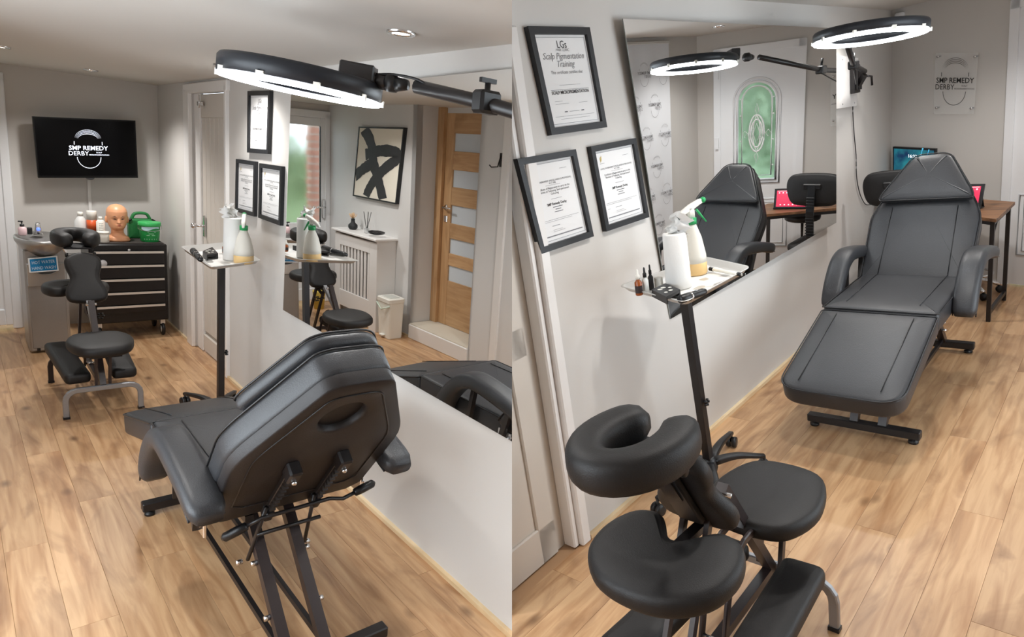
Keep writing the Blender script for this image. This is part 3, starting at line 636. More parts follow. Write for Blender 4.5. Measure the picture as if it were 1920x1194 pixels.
# ================================================================== TREATMENT BED (own frame: s across, v to foot, z up)
def make_bed(base, rz, label):
    global room
    t = thing('treatment_bed', label, 'treatment bed', (0, 0, 0), 'black treatment beds'); t['_b'] = (0, 0, 0)
    hw = .258
    def cush(name, ol, O, U, V, th, r, puff, m=leather, pip=True, seams=None):
        b = B(); b.cushion(ol, O, U, V, th, r, puff); o = b.build(name, m, t)
        O, U, V = Vector(O), Vector(U).normalized(), Vector(V).normalized(); N_ = U.cross(V)
        if pip:
            for h_ in (th - r * .3,):
                B().tube([O + U * p[0] + V * p[1] + N_ * h_ for p in ol], .0035, 6, closed=True).build('piping', pipem, o)
        return o
    # seat
    ol = rounded([(-hw, 0), (hw, 0), (hw, .68), (-hw, .68)], .025)
    cush('seat_cushion', ol, (0, .015, .45), (1, 0, 0), (0, 1, 0), .105, .022, .012)
    # leg rest
    d_ = Vector((0, .62, -.185)).normalized(); Lr = .65
    ol = rounded([(-hw, 0), (hw, 0), (hw, Lr), (-hw, Lr)], [.02, .02, .11, .11], 7)
    nl = Vector((1, 0, 0)).cross(d_)
    cush('leg_rest', ol, Vector((0, .705, .545)) - nl * .1, (1, 0, 0), d_, .10, .022, .012)
    # back
    ub = Vector((0, -.5, .61)).normalized(); nb = Vector((0, .61, .5)).normalized()      # nb faces the sitter (forwards)
    L_ = .79
    bo = [(-.262, 0), (.262, 0), (.272, .40), (.25, .47), (.10, L_ - .015), (.06, L_), (-.06, L_), (-.10, L_ - .015), (-.25, .47), (-.272, .40)]
    ob = rounded(bo, [.02, .02, .05, .05, .04, .04, .04, .04, .05, .05], 4)
    hinge = Vector((0, -.005, .47))
    # cushion basis: U x V must equal nb : U=(-1,0,0)? choose U so that normal is nb
    U_ = (1, 0, 0) if Vector((1, 0, 0)).cross(ub).dot(nb) > 0 else (-1, 0, 0)
    cush('backrest', ob, hinge + nb * .015, U_, ub, .085, .02, .012)
    # rear board with oval face hole
    N_ = 72; hc = Vector((0, .60)); hole = []; out = []
    for i in range(N_):
        a = 2 * pi * i / N_; dr = Vector((cos(a), sin(a))); hole.append(hc + Vector((.068 * dr.x, .075 * dr.y)))
        best = 9
        for j in range(len(ob)):
            p, q = Vector(ob[j]), Vector(ob[(j + 1) % len(ob)]); e = q - p; den = dr.x * e.y - dr.y * e.x
            if abs(den) > 1e-9:
                tt = ((p.x - hc.x) * e.y - (p.y - hc.y) * e.x) / den; uu = ((p.x - hc.x) * dr.y - (p.y - hc.y) * dr.x) / den
                if tt > 0 and -1e-6 <= uu <= 1 + 1e-6: best = min(best, tt)
        out.append(hc + dr * best * .985)
    P = lambda q, h: hinge + Vector((q.x if isinstance(q, Vector) else q[0], 0, 0)) + ub * q[1] + nb * h
    b = B(); fr = [[P(q, .02) for q in out], [P(q, -.014) for q in out], [P(hc + (q - hc) * .975, -.02) for q in out], [P(hc + (q - hc) * 1.12, -.019) for q in hole], [P(q, -.012) for q in hole], [P(q, .013) for q in hole]]
    b.rings(fr, cap=False, smooth=True); bb = b.build('back_board', backm, t)
    B().add([P(q, .006) for q in hole], [list(range(N_))], False).build('hole_lining', leather2, bb)
    B().tube([P(hc + (q - hc) * .80 - Vector((0, .02)), -.0205) for q in out], .003, 5, closed=True).build('seam', pipem, bb)
    # head pillow
    po = rounded([(-.235, .485), (.235, .485), (.225, .53), (.10, .765), (.06, .785), (-.06, .785), (-.10, .765), (-.225, .53)], .04, 4)
    cush('head_pillow', po, hinge + nb * .108, U_, ub, .05, .022, .008)
    # stitched channels on seat, legs and back
    for sx in (-.17, .17):
        b = B(); b.tube([(sx, .06, .5665), (sx * .97, .62, .5665)], .0022, 5); b.build('seam', pipem, t)
        q0 = Vector((sx, .75, 0)); b = B(); b.tube([Vector((sx, .705, .545)) + d_ * .05 + nl * .011, Vector((sx, .705, .545)) + d_ * .60 + nl * .011], .0022, 5); b.build('seam', pipem, t)
        b = B(); b.tube([hinge + Vector((sx, 0, 0)) + ub * .03 + nb * .111, hinge + Vector((sx * .95, 0, 0)) + ub * .46 + nb * .111], .0022, 5); b.build('seam', pipem, t)
    # armrests
    sec = rrect(.106, .07, .028, 3)
    for sx in (-1, 1):
        path = smooth_open([(sx * .308, -.24, .62), (sx * .308, -.08, .665), (sx * .308, .11, .695), (sx * .308, .20, .692), (sx * .308, .28, .655), (sx * .308, .37, .56), (sx * .308, .42, .455)], 5)
        n = len(path); sc = [(.7, .6) if i in (0, n - 1) else ((.95, .93) if i in (1, n - 2) else 1) for i in range(n)]
        ar = B().sweep(path, sec, side=(1, 0, 0), scales=sc).build('armrest', leather, t)
        for e in (-1, 1): B().tube([p + Vector((e * .048, 0, 0)) + (Vector((0, 0, -.022))) for p in path[1:-1]], .003, 5).build('piping', pipem, ar)
        B().bar((sx * .29, .20, .66), (sx * .28, .25, .45), .02, .03).build('arm_bracket', blackm, t); B().bar((sx * .29, -.05, .64), (sx * .28, .02, .45), .02, .03).build('arm_bracket', blackm, t)
        b = B(); b.box((sx * .268, .0, .475), (.012, .09, .07), bev=.003); b.build('hinge_plate', chrome, t)
        for yy in (-.03, .02): B().lathe((sx * .276, yy, .485), [(.009, 0), (.009, .006), (.004, .009)], 8, axis=(sx, 0, 0)).build('bolt', chrome, t)
    # frame
    fw = .036
    for v_, nm in ((-.29, 0), (.96, 1)):
        B().box((0, v_, .045), (.50, .045, .04), bev=.004).build('floor_bar', blackm, t)
        for sx in (-.22, .22): B().lathe((sx, v_, 0), [(.020, 0), (.022, .004), (.022, .014), (.010, .018), (.010, .028)], 14).build('foot_pad', blackp, t)
    for sx in (-.062, .062):
        B().bar((sx - .03, -.29, .06), (sx - .03, .10, .455), fw, fw).build('rear_rail', brownm, t)
        B().bar((sx - .03, .96, .06), (sx - .03, .80, .37), fw, fw).build('front_rail', brownm, t)
        B().bar((sx * 1.02 - .03, -.26, .075), (sx * 1.02 - .03, .93, .075), .016, .022).build('stretcher', blackm, t)
        B().bar((sx - .03, .05, .40), (sx - .03, .80, .37), .03, .03).build('seat_rail', blackm, t)
        B().bar((sx * 1.9, .0, .437), (sx * 1.9, .66, .437), .028, .026).build('seat_rail', blackm, t)
        B().tube([(sx * 1.3 - .015, -.09, .52), (sx * 1.6 - .02, .01, .28)], .007, 8).build('strut', blackm, t)
        for q in ((1.9, .01, .28), (1.45, -.17, .17), (1.45, -.05, .30)): B().lathe((sx * q[0] - .03, q[1], q[2]), [(.009, -.010), (.009, .010)], 8, axis=(1, 0, 0)).build('bolt', chrome, t)
        # toothed ratchet
        b = B(); w_ = .018; x0 = sx * 1.3
        for k in range(9):
            q = hinge + ub * (.09 + .026 * k) - nb * .03; b.hexa([Vector((x0 - w_ / 2, 0, 0)) + q, Vector((x0 + w_ / 2, 0, 0)) + q, Vector((x0 + w_ / 2, 0, 0)) + q + ub * .022, Vector((x0 - w_ / 2, 0, 0)) + q + ub * .022,
                    Vector((x0 - w_ / 2, 0, 0)) + q - nb * .022, Vector((x0 + w_ / 2, 0, 0)) + q - nb * .022, Vector((x0 + w_ / 2, 0, 0)) + q + ub * .008 - nb * .022, Vector((x0 - w_ / 2, 0, 0)) + q + ub * .008 - nb * .022])
        q = hinge + Vector((x0, 0, 0)); Rm_ = Matrix((Vector((1, 0, 0)), ub, nb)).transposed()
        b.box(q + ub * .20 - nb * .026, (.022, .30, .02), Rm_, .003); b.box(q + ub * .345 - nb * .04, (.04, .06, .05), Rm_, .006); b.box(q + ub * .045 - nb * .035, (.03, .05, .045), Rm_, .005)
        rt = b.build('ratchet', blackm, t)
        B().sphere(q + ub * .33 - nb * .068, .009, 8).build('bolt', chrome, rt)
    B().tube([(-.11, -.045, .40), (.11, -.045, .40)], .007, 8).build('cross_tube', blackm, t)
    q = hinge + ub * .06 - nb * .055
    pts = [q + Vector((-.15, 0, 0)) - ub * .035, q + Vector((-.11, 0, 0)), q + Vector((.12, 0, 0)) + ub * .01, q + Vector((.17, 0, 0)) - nb * .01, q + Vector((.22, 0, 0)) - ub * .0]
    B().tube(pts, .007, 8).build('release_lever', blackm, t)
    for e, dd in ((pts[0], (pts[0] - pts[1]).normalized()), (pts[-1], (pts[-1] - pts[-2]).normalized())):
        B().lathe(e, [(.004, -.005), (.014, 0), (.016, .03), (.015, .075), (.006, .085)], 12, axis=dd).build('lever_grip', blackp, t)
    place(t, base, rz); return t
setroom('L')
bed = make_bed((.795, 1.95, 0), 0, 'black treatment bed seen from behind its raised back with oval hole')
setroom('R')
dup(bed, (-.905, 4.05, 0), pi, 'black treatment bed seen from its foot end facing the desk wall')

# ================================================================== MASSAGE CHAIR (own frame: s across, f facing, z up)
def make_massage(base, rz, label):
    t = thing('massage_chair', label, 'massage chair', (0, 0, 0), 'black folding massage chairs'); t['_b'] = (0, 0, 0)
    # seat
    ol = smooth_closed([(-.168, .02), (-.12, -.15), (0, -.19), (.12, -.15), (.168, .02), (.13, .155), (.05, .195), (-.05, .195), (-.13, .155)], 5)
    B().cushion(ol, (0, .01, .398), (1, 0, 0), (0, 1, 0), .06, .024, .008).build('seat', leather2, t)
    B().box((0, 0, .391), (.16, .26, .014)).build('seat_board', blackp, t)
    # knee pads
    for sx in (-1, 1):
        O = Vector((sx * .117, .03, .19)); V_ = Vector((sx * .04, .72, .03)).normalized()
        ol = rounded([(-.066, 0), (.066, 0), (.066, .66), (-.066, .66)], .035, 4)
        U_ = V_.cross(Vector((0, 0, 1))).normalized()
        B().cushion(ol, O, U_, V_, .062, .022, .006).build('knee_pad', leather2, t)
    # base bars
    for f_, hh, wd in ((.0, .165, .19), (.69, .17, .19)):
        pth = [(-wd, f_, .0), (-wd, f_, hh - .06)] + [(-wd + .06 - .06 * cos(a), f_, hh - .06 + .06 * sin(a)) for a in (pi / 8, pi / 4, 3 * pi / 8)] + [(-wd + .06, f_, hh), (wd - .06, f_, hh)] + [(wd - .06 + .06 * sin(a), f_, hh - .06 + .06 * cos(a)) for a in (pi / 8, pi / 4, 3 * pi / 8)] + [(wd, f_, hh - .06), (wd, f_, .0)]
        B().sweep(pth, rrect(.022, .03, .004, 1), side=(0, 1, 0), smooth=False).build('base_bar', silver if f_ == 0 else brownm, t)
        for sx in (-wd, wd): B().box((sx, f_, .007), (.034, .028, .014)).build('foot_cap', blackp, t)
    B().bar((0, 0, .165), (0, .69, .17), .03, .03).build('spine_bar', brownm, t)
    # post and struts
    B().bar((0, .02, .17), (0, .30, .62), .032, .03).build('post', brownm, t)
    B().bar((0, .12, .38), (0, .40, .60), .026, .026).build('inner_post', silver, t)
    for sx in (-.035, .035):
        B().sweep(smooth_open([(sx, .42, .18), (sx, .36, .34), (sx, .26, .43), (sx, .1, .40)], 4), rrect(.012, .024, .003, 1), side=(1, 0, 0), smooth=False).build('seat_strut', brownm, t)
        B().bar((sx, .66, .18), (sx, .44, .62), .014, .022).build('front_strut', brownm, t)
        B().bar((sx, .02, .18), (sx, -.03, .38), .014, .022).build('seat_leg', brownm, t)
    # chest pad
    up = Vector((0, .50, .86)).normalized(); O = Vector((0, .43, .575)); U_ = Vector((1, 0, 0))
    ol = smooth_closed([(a_ * 1.12, b_ * 1.06) for a_, b_ in [(-.02, -.005), (-.085, .012), (-.098, .07), (-.07, .15), (-.086, .22), (-.08, .275), (-.03, .305), (.03, .305), (.08, .275), (.086, .22), (.07, .15), (.098, .07), (.085, .012), (.02, -.005)]], 4)
    B().cushion(ol, O, U_, up, .055, .022, .006).build('chest_pad', leather2, t)
    B().box(O + up * .16 + Vector((0, .012, 0)), (.07, .02, .22), Matrix((Vector((1, 0, 0)), up.cross(Vector((1, 0, 0))), up)).transposed(), .004).build('chest_plate', blackp, t)
    # arm rest (kidney), carried in front
    # outline f axis, concave edge faces sitter
    ol = smooth_closed([(-.05, .60), (-.11, .53), (-.18, .55), (-.212, .64), (-.195, .74), (-.125, .81), (-.03, .83), (.065, .81), (.135, .74), (.152, .64), (.12, .55), (.05, .53), (-.01, .60)], 5)
    B().cushion(ol, (0, 0, .60), (1, 0, 0), (0, 1, 0), .062, .024, .006).build('arm_pad', leather2, t)
    B().bar((0, .40, .57), (0, .74, .595), .03, .02).build('arm_carrier', blackm, t)
    B().bar((0, .42, .52), (0, .62, .59), .016, .016).build('arm_brace', brownm, t)
    # face cradle
    nn = 30; R0, R1 = .088, .135; cc = Vector((-.012, .70, .95)); tilt = .03
    pth = []
    for i in range(nn + 1):
        a = -pi / 2 + .42 + (2 * pi - .84) * i / nn
        pth.append(cc + Vector((R0 * cos(a), R1 * sin(a), tilt * R1 * sin(a))))
    sc = [(1, 1)] * (nn + 1); sc[0] = sc[-1] = (.35, .35); sc[1] = sc[-2] = (.8, .8); sc[2] = sc[-3] = (.95, .95)
    B().sweep(pth, rrect(.092, .09, .036, 4), up=(0, 0, 1), scales=sc).build('face_cradle', leather2, t)
    b = B(); b.box(cc + Vector((0, -.02, -.05)), (.14, .20, .012), bev=.003); b.build('cradle_plate', blackp, t)
    for sx in (-1, 1):
        B().bar(cc + Vector((sx * .078, -.12, -.045)), (sx * .07, .61, .855), .006, .02).build('cradle_arm', chrome, t)
        B().lathe((sx * .075, .61, .855), [(.014, -.008), (.016, 0), (.014, .008)], 10, axis=(1, 0, 0)).build('cradle_knob', blackp, t)
    B().tube([(-.08, .61, .855), (.08, .61, .855)], .012, 10).build('cradle_tube', alu, t)
    B().bar((0, .53, .72), (0, .61, .855), .04, .02).build('cradle_link', blackm, t)
    b = B()
    for a in range(6): b.sphere((.06 + .016 * cos(a * pi / 3), .40, .50 + .016 * sin(a * pi / 3)), .009, 6)
    b.tube([(.0, .40, .50), (.06, .40, .50)], .006, 8); b.build('clamp_knob', blackp, t)
    for q in ((0, .3, .6), (0, .16, .40), (0, .42, .19)): B().lathe(q, [(.008, -.028), (.008, .028)], 8, axis=(1, 0, 0)).build('bolt', chrome, t)
    place(t, base, rz); return t
setroom('L')
mc = make_massage((.615, 4.21, 0), 0, 'black massage chair facing the sink and tool chest')
setroom('R')
dup(mc, (-.79, 1.76, 0), pi, 'black massage chair nearest the viewer, face cradle first')

# ================================================================== TRAY STAND, TRAY AND WHAT STANDS ON IT
def stand(bx, by, tx, ty, tz, label, hubz=.09, rot=.3, r=.33):
    t = thing('tray_stand', label, 'tray stand', (bx, by, 0), 'wheeled tray stands')
    B().bar((bx, by, hubz), (tx, ty, tz - .02), .034, .034, up=(0, 1, 0)).build('pole', blackm, t)
    mid = Vector((bx, by, hubz)).lerp(Vector((tx, ty, tz)), .38)
    b = B()
    for a in range(5): b.sphere(mid + Vector((.032, .012 * cos(a * 1.257), .012 * sin(a * 1.257))), .008, 6)
    b.tube([mid, mid + Vector((.035, 0, 0))], .005, 6); b.build('height_knob', blackp, t)
    B().box((tx, ty, tz - .016), (.14, .18, .012), bev=.002).build('tray_plate', blackm, t)
    B().lathe((bx, by, hubz - .03), [(.035, 0), (.04, .02), (.03, .06), (.022, .07)], 20).build('hub', blackp, t)
    for i in range(5):
        a = rot + i * 2 * pi / 5; dr = Vector((cos(a) * .66, sin(a) * 1.15, 0)); e = Vector((bx, by, 0)) + dr * r
        pth = smooth_open([Vector((bx, by, hubz + .01)) + dr * .03, Vector((bx, by, hubz + .015)) + dr * r * .5, Vector((bx, by, .075)) + dr * r], 4)
        lg = B().sweep(pth, rrect(.036, .026, .008, 2), scales=[1.2 - .5 * k / (len(pth) - 1) for k in range(len(pth))]).build('leg', blackp, t)
        b = B(); sd = Vector((-dr.y, dr.x, 0)).normalized()
        for s_ in (-1, 1): b.lathe(e + Vector((0, 0, .027)) + sd * (s_ * .014), [(.012, -.01), (.026, -.009), (.027, 0), (.026, .009), (.012, .01)], 14, axis=sd)
        b.tube([e + Vector((0, 0, .03)), e + Vector((0, 0, .075))], .007, 6); b.build('caster', blackp, lg)
    return t
def tray(cs, z, label, sheet=None):
    c = [Vector((p.x, p.y, z)) for p in cs]; ctr = sum(c, Vector()) / 4
    t = thing('instrument_tray', label, 'tray', (ctr.x, ctr.y, z), 'steel instrument trays')
    def loop(k, zz, rr=.035):
        q = [ctr + (p - ctr) * k for p in c]; r_ = rounded([(p.x, p.y) for p in q], rr, 4); return [Vector((a, b_, zz)) for a, b_ in r_]
    b = B(); b.rings([loop(.90, z + .001), loop(.90, z - .002), loop(.97, z + .016), loop(1.0, z + .018), loop(1.0, z + .021), loop(.965, z + .020), loop(.905, z + .0035), loop(.5, z + .003)]); b.build('tray_pan', alu, t)
    return t, ctr
def papersheet(cs, z, label):
    b = B(); P = [Vector((p.x, p.y, z)) for p in cs]; N_ = 10; fn = quadfn(P[3], P[2], P[1], P[0], (0, 0, 1)); vs = []; rnd = random.Random(9)
    for i in range(N_ + 1):
        for j in range(N_ + 1): vs.append(fn(i / N_, j / N_) + Vector((0, 0, .0025 + .0012 * sin(i * 1.7) * sin(j * 1.3))))
    vs += [v - Vector((0, 0, .0018)) for v in vs]; K_ = (N_ + 1) ** 2; fs = []
    for i in range(N_):
        for j in range(N_):
            a = i * (N_ + 1) + j; q = (a, a + 1, a + N_ + 2, a + N_ + 1); fs += [q, tuple(x + K_ for x in q[::-1])]
    b.add(vs, fs, True); o = b.build('paper_towel_sheet', mat('tissue_paper', sr(228, 227, 224), .9, bump=.3, bscale=150), base=P[0]); tag(o, label, 'paper towel'); return o
tissue = MATS['tissue_paper'] if 'tissue_paper' in MATS else mat('tissue_paper', sr(228, 227, 224), .9, bump=.3, bscale=150)
def paper_roll(x, y, z0, r, h, label, flip=1):
    t = thing('paper_towel_roll', label, 'paper roll', (x, y, z0), 'white paper towel rolls')
    B().lathe((x, y, z0), [(.018, 0), (r, .0), (r + .001, .004), (r * .97, h * .5), (r * .92, h - .006), (r * .88, h), (.022, h), (.02, h - .03)], 36).build('roll', tissue, t)
    b = B(); vs = []; n_, m_ = 8, 7
    for i in range(n_ + 1):          # pulled-up crumpled sheet
        for j in range(m_ + 1):
            u, v = i / n_ - .5, j / m_
            vs.append(Vector((x, y, z0)) + Vector((flip * (.09 * u * (1 - .3 * v)) + flip * .035 * v + .012 * sin(j * 2 + i), .02 * sin(i * 1.9) * (1 - v) + .03 * v * sin(i * .9), h - .012 + .075 * v + .018 * sin(i * 1.3 + 1) * v)))
    fs = [(i * (m_ + 1) + j, i * (m_ + 1) + j + 1, (i + 1) * (m_ + 1) + j + 1, (i + 1) * (m_ + 1) + j) for i in range(n_) for j in range(m_)]
    b.add(vs, fs, True); b.build('loose_sheet', tissue, t)
bottlem = mat('translucent_bottle', sr(240, 236, 226), .35, trans=.25, ior=1.3); amber = mat('amber_liquid_band', sr(236, 200, 140), .35)
greenp = mat('green_plastic', sr(30, 150, 84), .35); whitepl = mat('white_plastic', sr(232, 230, 222), .4)
def spray(x, y, z0, h, rz, label, r=.045):
    t = thing('spray_bottle', label, 'spray bottle', (x, y, z0), 'spray bottles with green triggers')
    bh = h * .72
    bo = B(); bo.use(amber).lathe((x, y, z0), [(r * .9, 0), (r, .006), (r, bh * .24)], 28, cap=False); bo.use(bottlem).lathe((x, y, z0), [(r, bh * .24), (r * .98, bh * .38), (r * .72, bh * .72), (r * .38, bh * .95), (r * .33, bh)], 28)
    bo.build('bottle', None, t)
    B().lathe((x, y, z0 + bh - .004), [(r * .42, 0), (r * .42, .024), (r * .3, .026)], 20).build('collar', greenp, t)
    Q = Matrix.Rotation(rz, 3, 'Z'); g = lambda a, c, e=0: Vector((x, y, z0)) + Q @ Vector((a, e, c))
    b = B(); b.sweep([g(0, bh + .02), g(0, bh + .05), g(-.005, h - .02)], rrect(.022, .026, .006, 2), side=Q @ Vector((0, 1, 0)), smooth=True)
    b.sweep([g(-.06, h - .055), g(-.035, h - .035), g(.0, h - .018), (g(.035, h - .002)), g(.045, h)], rrect(.022, .026, .006, 2), side=Q @ Vector((0, 1, 0)), scales=[(.6, .3), (1, .8), 1, (.9, .8), (.8, .7)])
    b.build('spray_head', whitepl, t)
    B().lathe(g(.045, h), [(.011, 0), (.012, .012), (.006, .018)], 12, axis=Q @ Vector((.9, 0, .3))).build('nozzle', greenp, t)
    B().sweep([g(.022, h - .03), g(.035, h - .05), g(.06, h - .085)], rrect(.014, .008, .002, 1), side=Q @ Vector((0, 1, 0)), scales=[1, 1, .5]).build('trigger', greenp, t)
    lp = Q @ Vector((1, 0, 0))
    return t
def holder(cs, z, h, label):
    c = [Vector((p.x, p.y, z)) for p in cs]; t = thing('pigment_cap_holder', label, 'cap holder', sum(c, Vector()) / 4, 'black pigment cap holders')
    fn = quadfn(c[0], c[1], c[2], c[3], (0, 0, 1)); b = B(); qbox(b, fn, 0, 1, 0, 1, (0, 0, 1), h * .6, h); qbox(b, fn, 0, .08, 0, 1, (0, 0, 1), 0, h * .6); qbox(b, fn, .92, 1, 0, 1, (0, 0, 1), 0, h * .6); b.build('holder_block', blackp, t)
    for (u, v, r_) in ((.3, .3, .007), (.3, .7, .010), (.62, .28, .008), (.55, .72, .010), (.8, .5, .007)):
        B().lathe(fn(u, v) + Vector((0, 0, h + .0005)), [(r_, 0), (r_ * .8, .001), (r_ * .5, -.002)], 14).build('cap_well', whitepl, t)
    return t
def pen(a, c, r, label, grp='black tattoo machine pens'):
    t = thing('micropigmentation_pen', label, 'machine pen', (a + c) / 2, grp); dr = (c - a); L_ = dr.length; dr.normalize()
    B().lathe(a, [(r * .8, 0), (r * 1.05, .004), (r * 1.05, L_ * .38), (r * .92, L_ * .4), (r * .92, L_ * .9), (r * .7, L_)], 18, axis=dr).build('pen_body', blackp, t)
    B().lathe(a + dr * L_ * .40, [(r * 1.0, 0), (r * 1.0, .008)], 18, axis=dr, ).build('pen_ring', chrome, t)
    b = B(); B_ = mat('pen_label', sr(170, 172, 176), .4); b.use(B_); u = dr.cross(Vector((0, 0, 1))).normalized(); cc_ = a + dr * L_ * .66 + Vector((0, 0, r * .95)); b.box(cc_, (.01, .01, .0015)); b.build('pen_label', None, t)
def dropper(x, y, z0, r, h, kind, label):
    t = thing('pigment_bottle', label, 'small bottle', (x, y, z0), 'small bottles on the right tray')
    body = {'a': mat('amber_glass', sr(150, 80, 40), .2), 'w': mat('clear_label', sr(225, 228, 225), .3), 'k': blackp}[kind]
    B().lathe((x, y, z0), [(r * .9, 0), (r, .003), (r, h * .5), (r * .45, h * .6), (r * .45, h * .64)], 18).build('bottle', body, t)
    B().lathe((x, y, z0 + h * .62), [(r * .6, 0), (r * .6, h * .14), (r * .35, h * .18), (r * .33, h * .33), (r * .15, h * .38)], 14).build('cap', whitepl if kind == 'a' else blackp, t)
    if kind == 'a': B().lathe((x, y, z0 + h * .1), [(r * 1.02, 0), (r * 1.02, h * .28)], 18, cap=False).build('label', mat('dark_label', sr(50, 40, 40), .5), t)
TZ = 1.0
setroom('L')
cs = [pz(338, 468, TZ), pz(395, 508, TZ), pz(490, 495, TZ), pz(432, 459, TZ)]
stand(1.14, 3.78, 1.15, 3.78, TZ, 'black wheeled tray stand between bed and cupboard door', rot=.75, r=.36)
tray(cs, TZ, 'steel tray on the stand beside the cupboard door')
fnT = quadfn(cs[3], cs[2], cs[1], cs[0], (0, 0, 1))
papersheet([fnT(.2, .1), fnT(.93, .1), fnT(.93, .9), fnT(.2, .9)], TZ + .001, 'white paper towel sheet lining the tray by the cupboard door')
ZI = TZ + .006
p = pz(437, 486, ZI); hh = hz(p.x, p.y, 408) - ZI; paper_roll(p.x, p.y, ZI, .052, hh, 'white paper towel roll on the left tray, beside certificates', -1)
p = pz(457, 493, ZI); spray(p.x, p.y, ZI, hz(p.x, p.y, 405) - ZI, 1.2, 'spray bottle with green trigger half hidden behind the roll, left tray', .052)
holder([pz(380, 474, ZI + .02), pz(398, 466, ZI + .02), pz(409, 478, ZI + .02), pz(388, 481, ZI + .02)], ZI, .03, 'black cap holder with round wells on the left tray')
pen(pz(362, 470, ZI + .03), pz(377, 487, ZI + .022), .017, 'black machine pen lying on the left tray')
p = pz(421, 474, ZI); dropper(p.x, p.y, ZI, .013, .07, 'a', 'little brown bottle behind the roll on the left tray')
setroom('R')
cs = [pz(1160, 545, TZ), pz(1285, 577, TZ), pz(1409, 509, TZ), pz(1322, 489, TZ)]
stand(-1.33, 2.36, -1.28, 2.19, TZ, 'black wheeled tray stand between massage chair and mirror', rot=.6, r=.31)
tray(cs, TZ, 'steel tray in front of the mirror, holding the small dropper bottles')
fnT = quadfn(cs[3], cs[2], cs[1], cs[0], (0, 0, 1))
papersheet([fnT(.12, .12), fnT(.9, .12), fnT(.9, .9), fnT(.12, .9)], TZ + .001, 'white paper towel sheet lining the tray in front of the mirror')
p = pz(1273, 538, ZI); hh = hz(p.x, p.y, 436) - ZI; paper_roll(p.x, p.y, ZI, .047, hh, 'tall white paper towel roll on the right tray', 1)
p = pz(1305, 513, ZI); spray(p.x, p.y, ZI, hz(p.x, p.y, 380) - ZI, .9, 'spray bottle with green trigger in front of the mirror', .046)
for bx, by, r_, k, lb in ((1199, 553, .014, 'a', 'small amber bottle with white cap, front left of the right tray'), (1212, 549, .012, 'w', 'small clear dropper bottle with black cap, between two others'), (1222, 543, .010, 'k', 'small black dropper bottle beside the tall paper roll')):
    p = pz(bx, by, ZI); dropper(p.x, p.y, ZI, r_, .10, k, lb)
p = pz(1236, 540, ZI); b = B(); b.box((p.x, p.y, ZI + .022), (.03, .02, .044), bev=.003); tag(b.build('white_card_box', whitepl, base=(p.x, p.y, ZI)), 'small white box behind the dropper bottles', 'box')
holder([pz(1222, 549, ZI + .015), pz(1248, 537, ZI + .015), pz(1276, 549, ZI + .015), pz(1250, 563, ZI + .015)], ZI, .028, 'black cap holder with round wells on the right tray')
pen(pz(1274, 562, ZI + .017), pz(1322, 546, ZI + .017), .015, 'black machine pen lying at the front of the right tray')
a, c = pz(1331, 504, ZI + .012), pz(1391, 515, ZI + .012); t = thing('marker_pen', 'white marker pen with black ends on the right tray', 'marker pen', (a + c) / 2); dr = (c - a).normalized(); L_ = (c - a).length
B().lathe(a, [(.006, 0), (.007, .02), (.007, L_ - .02), (.006, L_)], 12, axis=dr).build('barrel', whitepl, t)
for k in (0, L_ - .022): B().lathe(a + dr * k, [(.0078, 0), (.0078, .022)], 12, axis=dr).build('end_cap', blackp, t)

# ================================================================== RING LAMPS
led = mat('led_white', (.93, .97, 1), .5, emit=RING)
def ringlamp(C, ax, dep, R_, hh_, label, boom, brk):
    """C centre, ax unit long axis, dep unit vector away from viewer"""
    t = thing('ring_lamp', label, 'ring lamp', C, 'LED ring lamps on wall arms')
    N_ = ax.cross(dep).normalized()
    if N_.z < 0: N_ = -N_
    HH_ = hh_
    def circ(r, h, n=56): return [C + ax * (r * cos(2 * pi * i / n)) + dep * (r * sin(2 * pi * i / n)) + N_ * h for i in range(n)]
    b = B(); b.rings([circ(R_, -.006), circ(R_, HH_ - .008), circ(R_ - .006, HH_), circ(R_ * .70 + .006, HH_), circ(R_ * .70, HH_ - .006), circ(R_ * .70, -.006)], close_v=True, smooth=True); b.build('ring_housing', mat('lamp_housing', sr(26, 30, 37), .45), t)
    b = B(); b.rings([circ(R_ * .985, -.008), circ(R_ * .985, -.018), circ(R_ * .715, -.018), circ(R_ * .715, -.008)], close_v=True, smooth=False); b.build('led_ring', led, t)
    for k in range(10):
        a = 2 * pi * k / 10 + .2; rr = R_ * .99; b = B(); b.box(C + ax * (rr * cos(a)) + dep * (rr * sin(a)) - N_ * .008, (.02, .012, .018), Matrix((ax, dep, N_)).transposed()); b.build('diffuser_clip', whitepl, t)
    Mx = Matrix((ax, dep, N_)).transposed()
    b = B(); b.box(brk, (.10, .05, .045), Mx, .004); b.build('bracket', blackm, t)
    bo = [Vector(q) for q in boom]
    if len(bo) > 2:
        b = B(); b.lathe(bo[0], [(.02, -.012), (.026, 0), (.026, .02), (.018, .03)], 12, axis=(bo[1] - bo[0]).normalized()); b.build('swivel_joint', blackm, t)
        b = B(); b.sphere(bo[1], .028, 12); b.lathe(bo[1], [(.022, .015), (.014, .05)], 12, axis=(bo[2] - bo[1]).normalized()); b.build('ball_joint', blackp, t)
    return t
def frame_at(px, py, dep):
    R_ = ROT[room].transposed()
    cv = lambda x, y, z: (lambda w: Vector((w.x, w.z, -w.y)))(R_ @ Vector((x, y, z)))
    return at(px, py, dep), cv
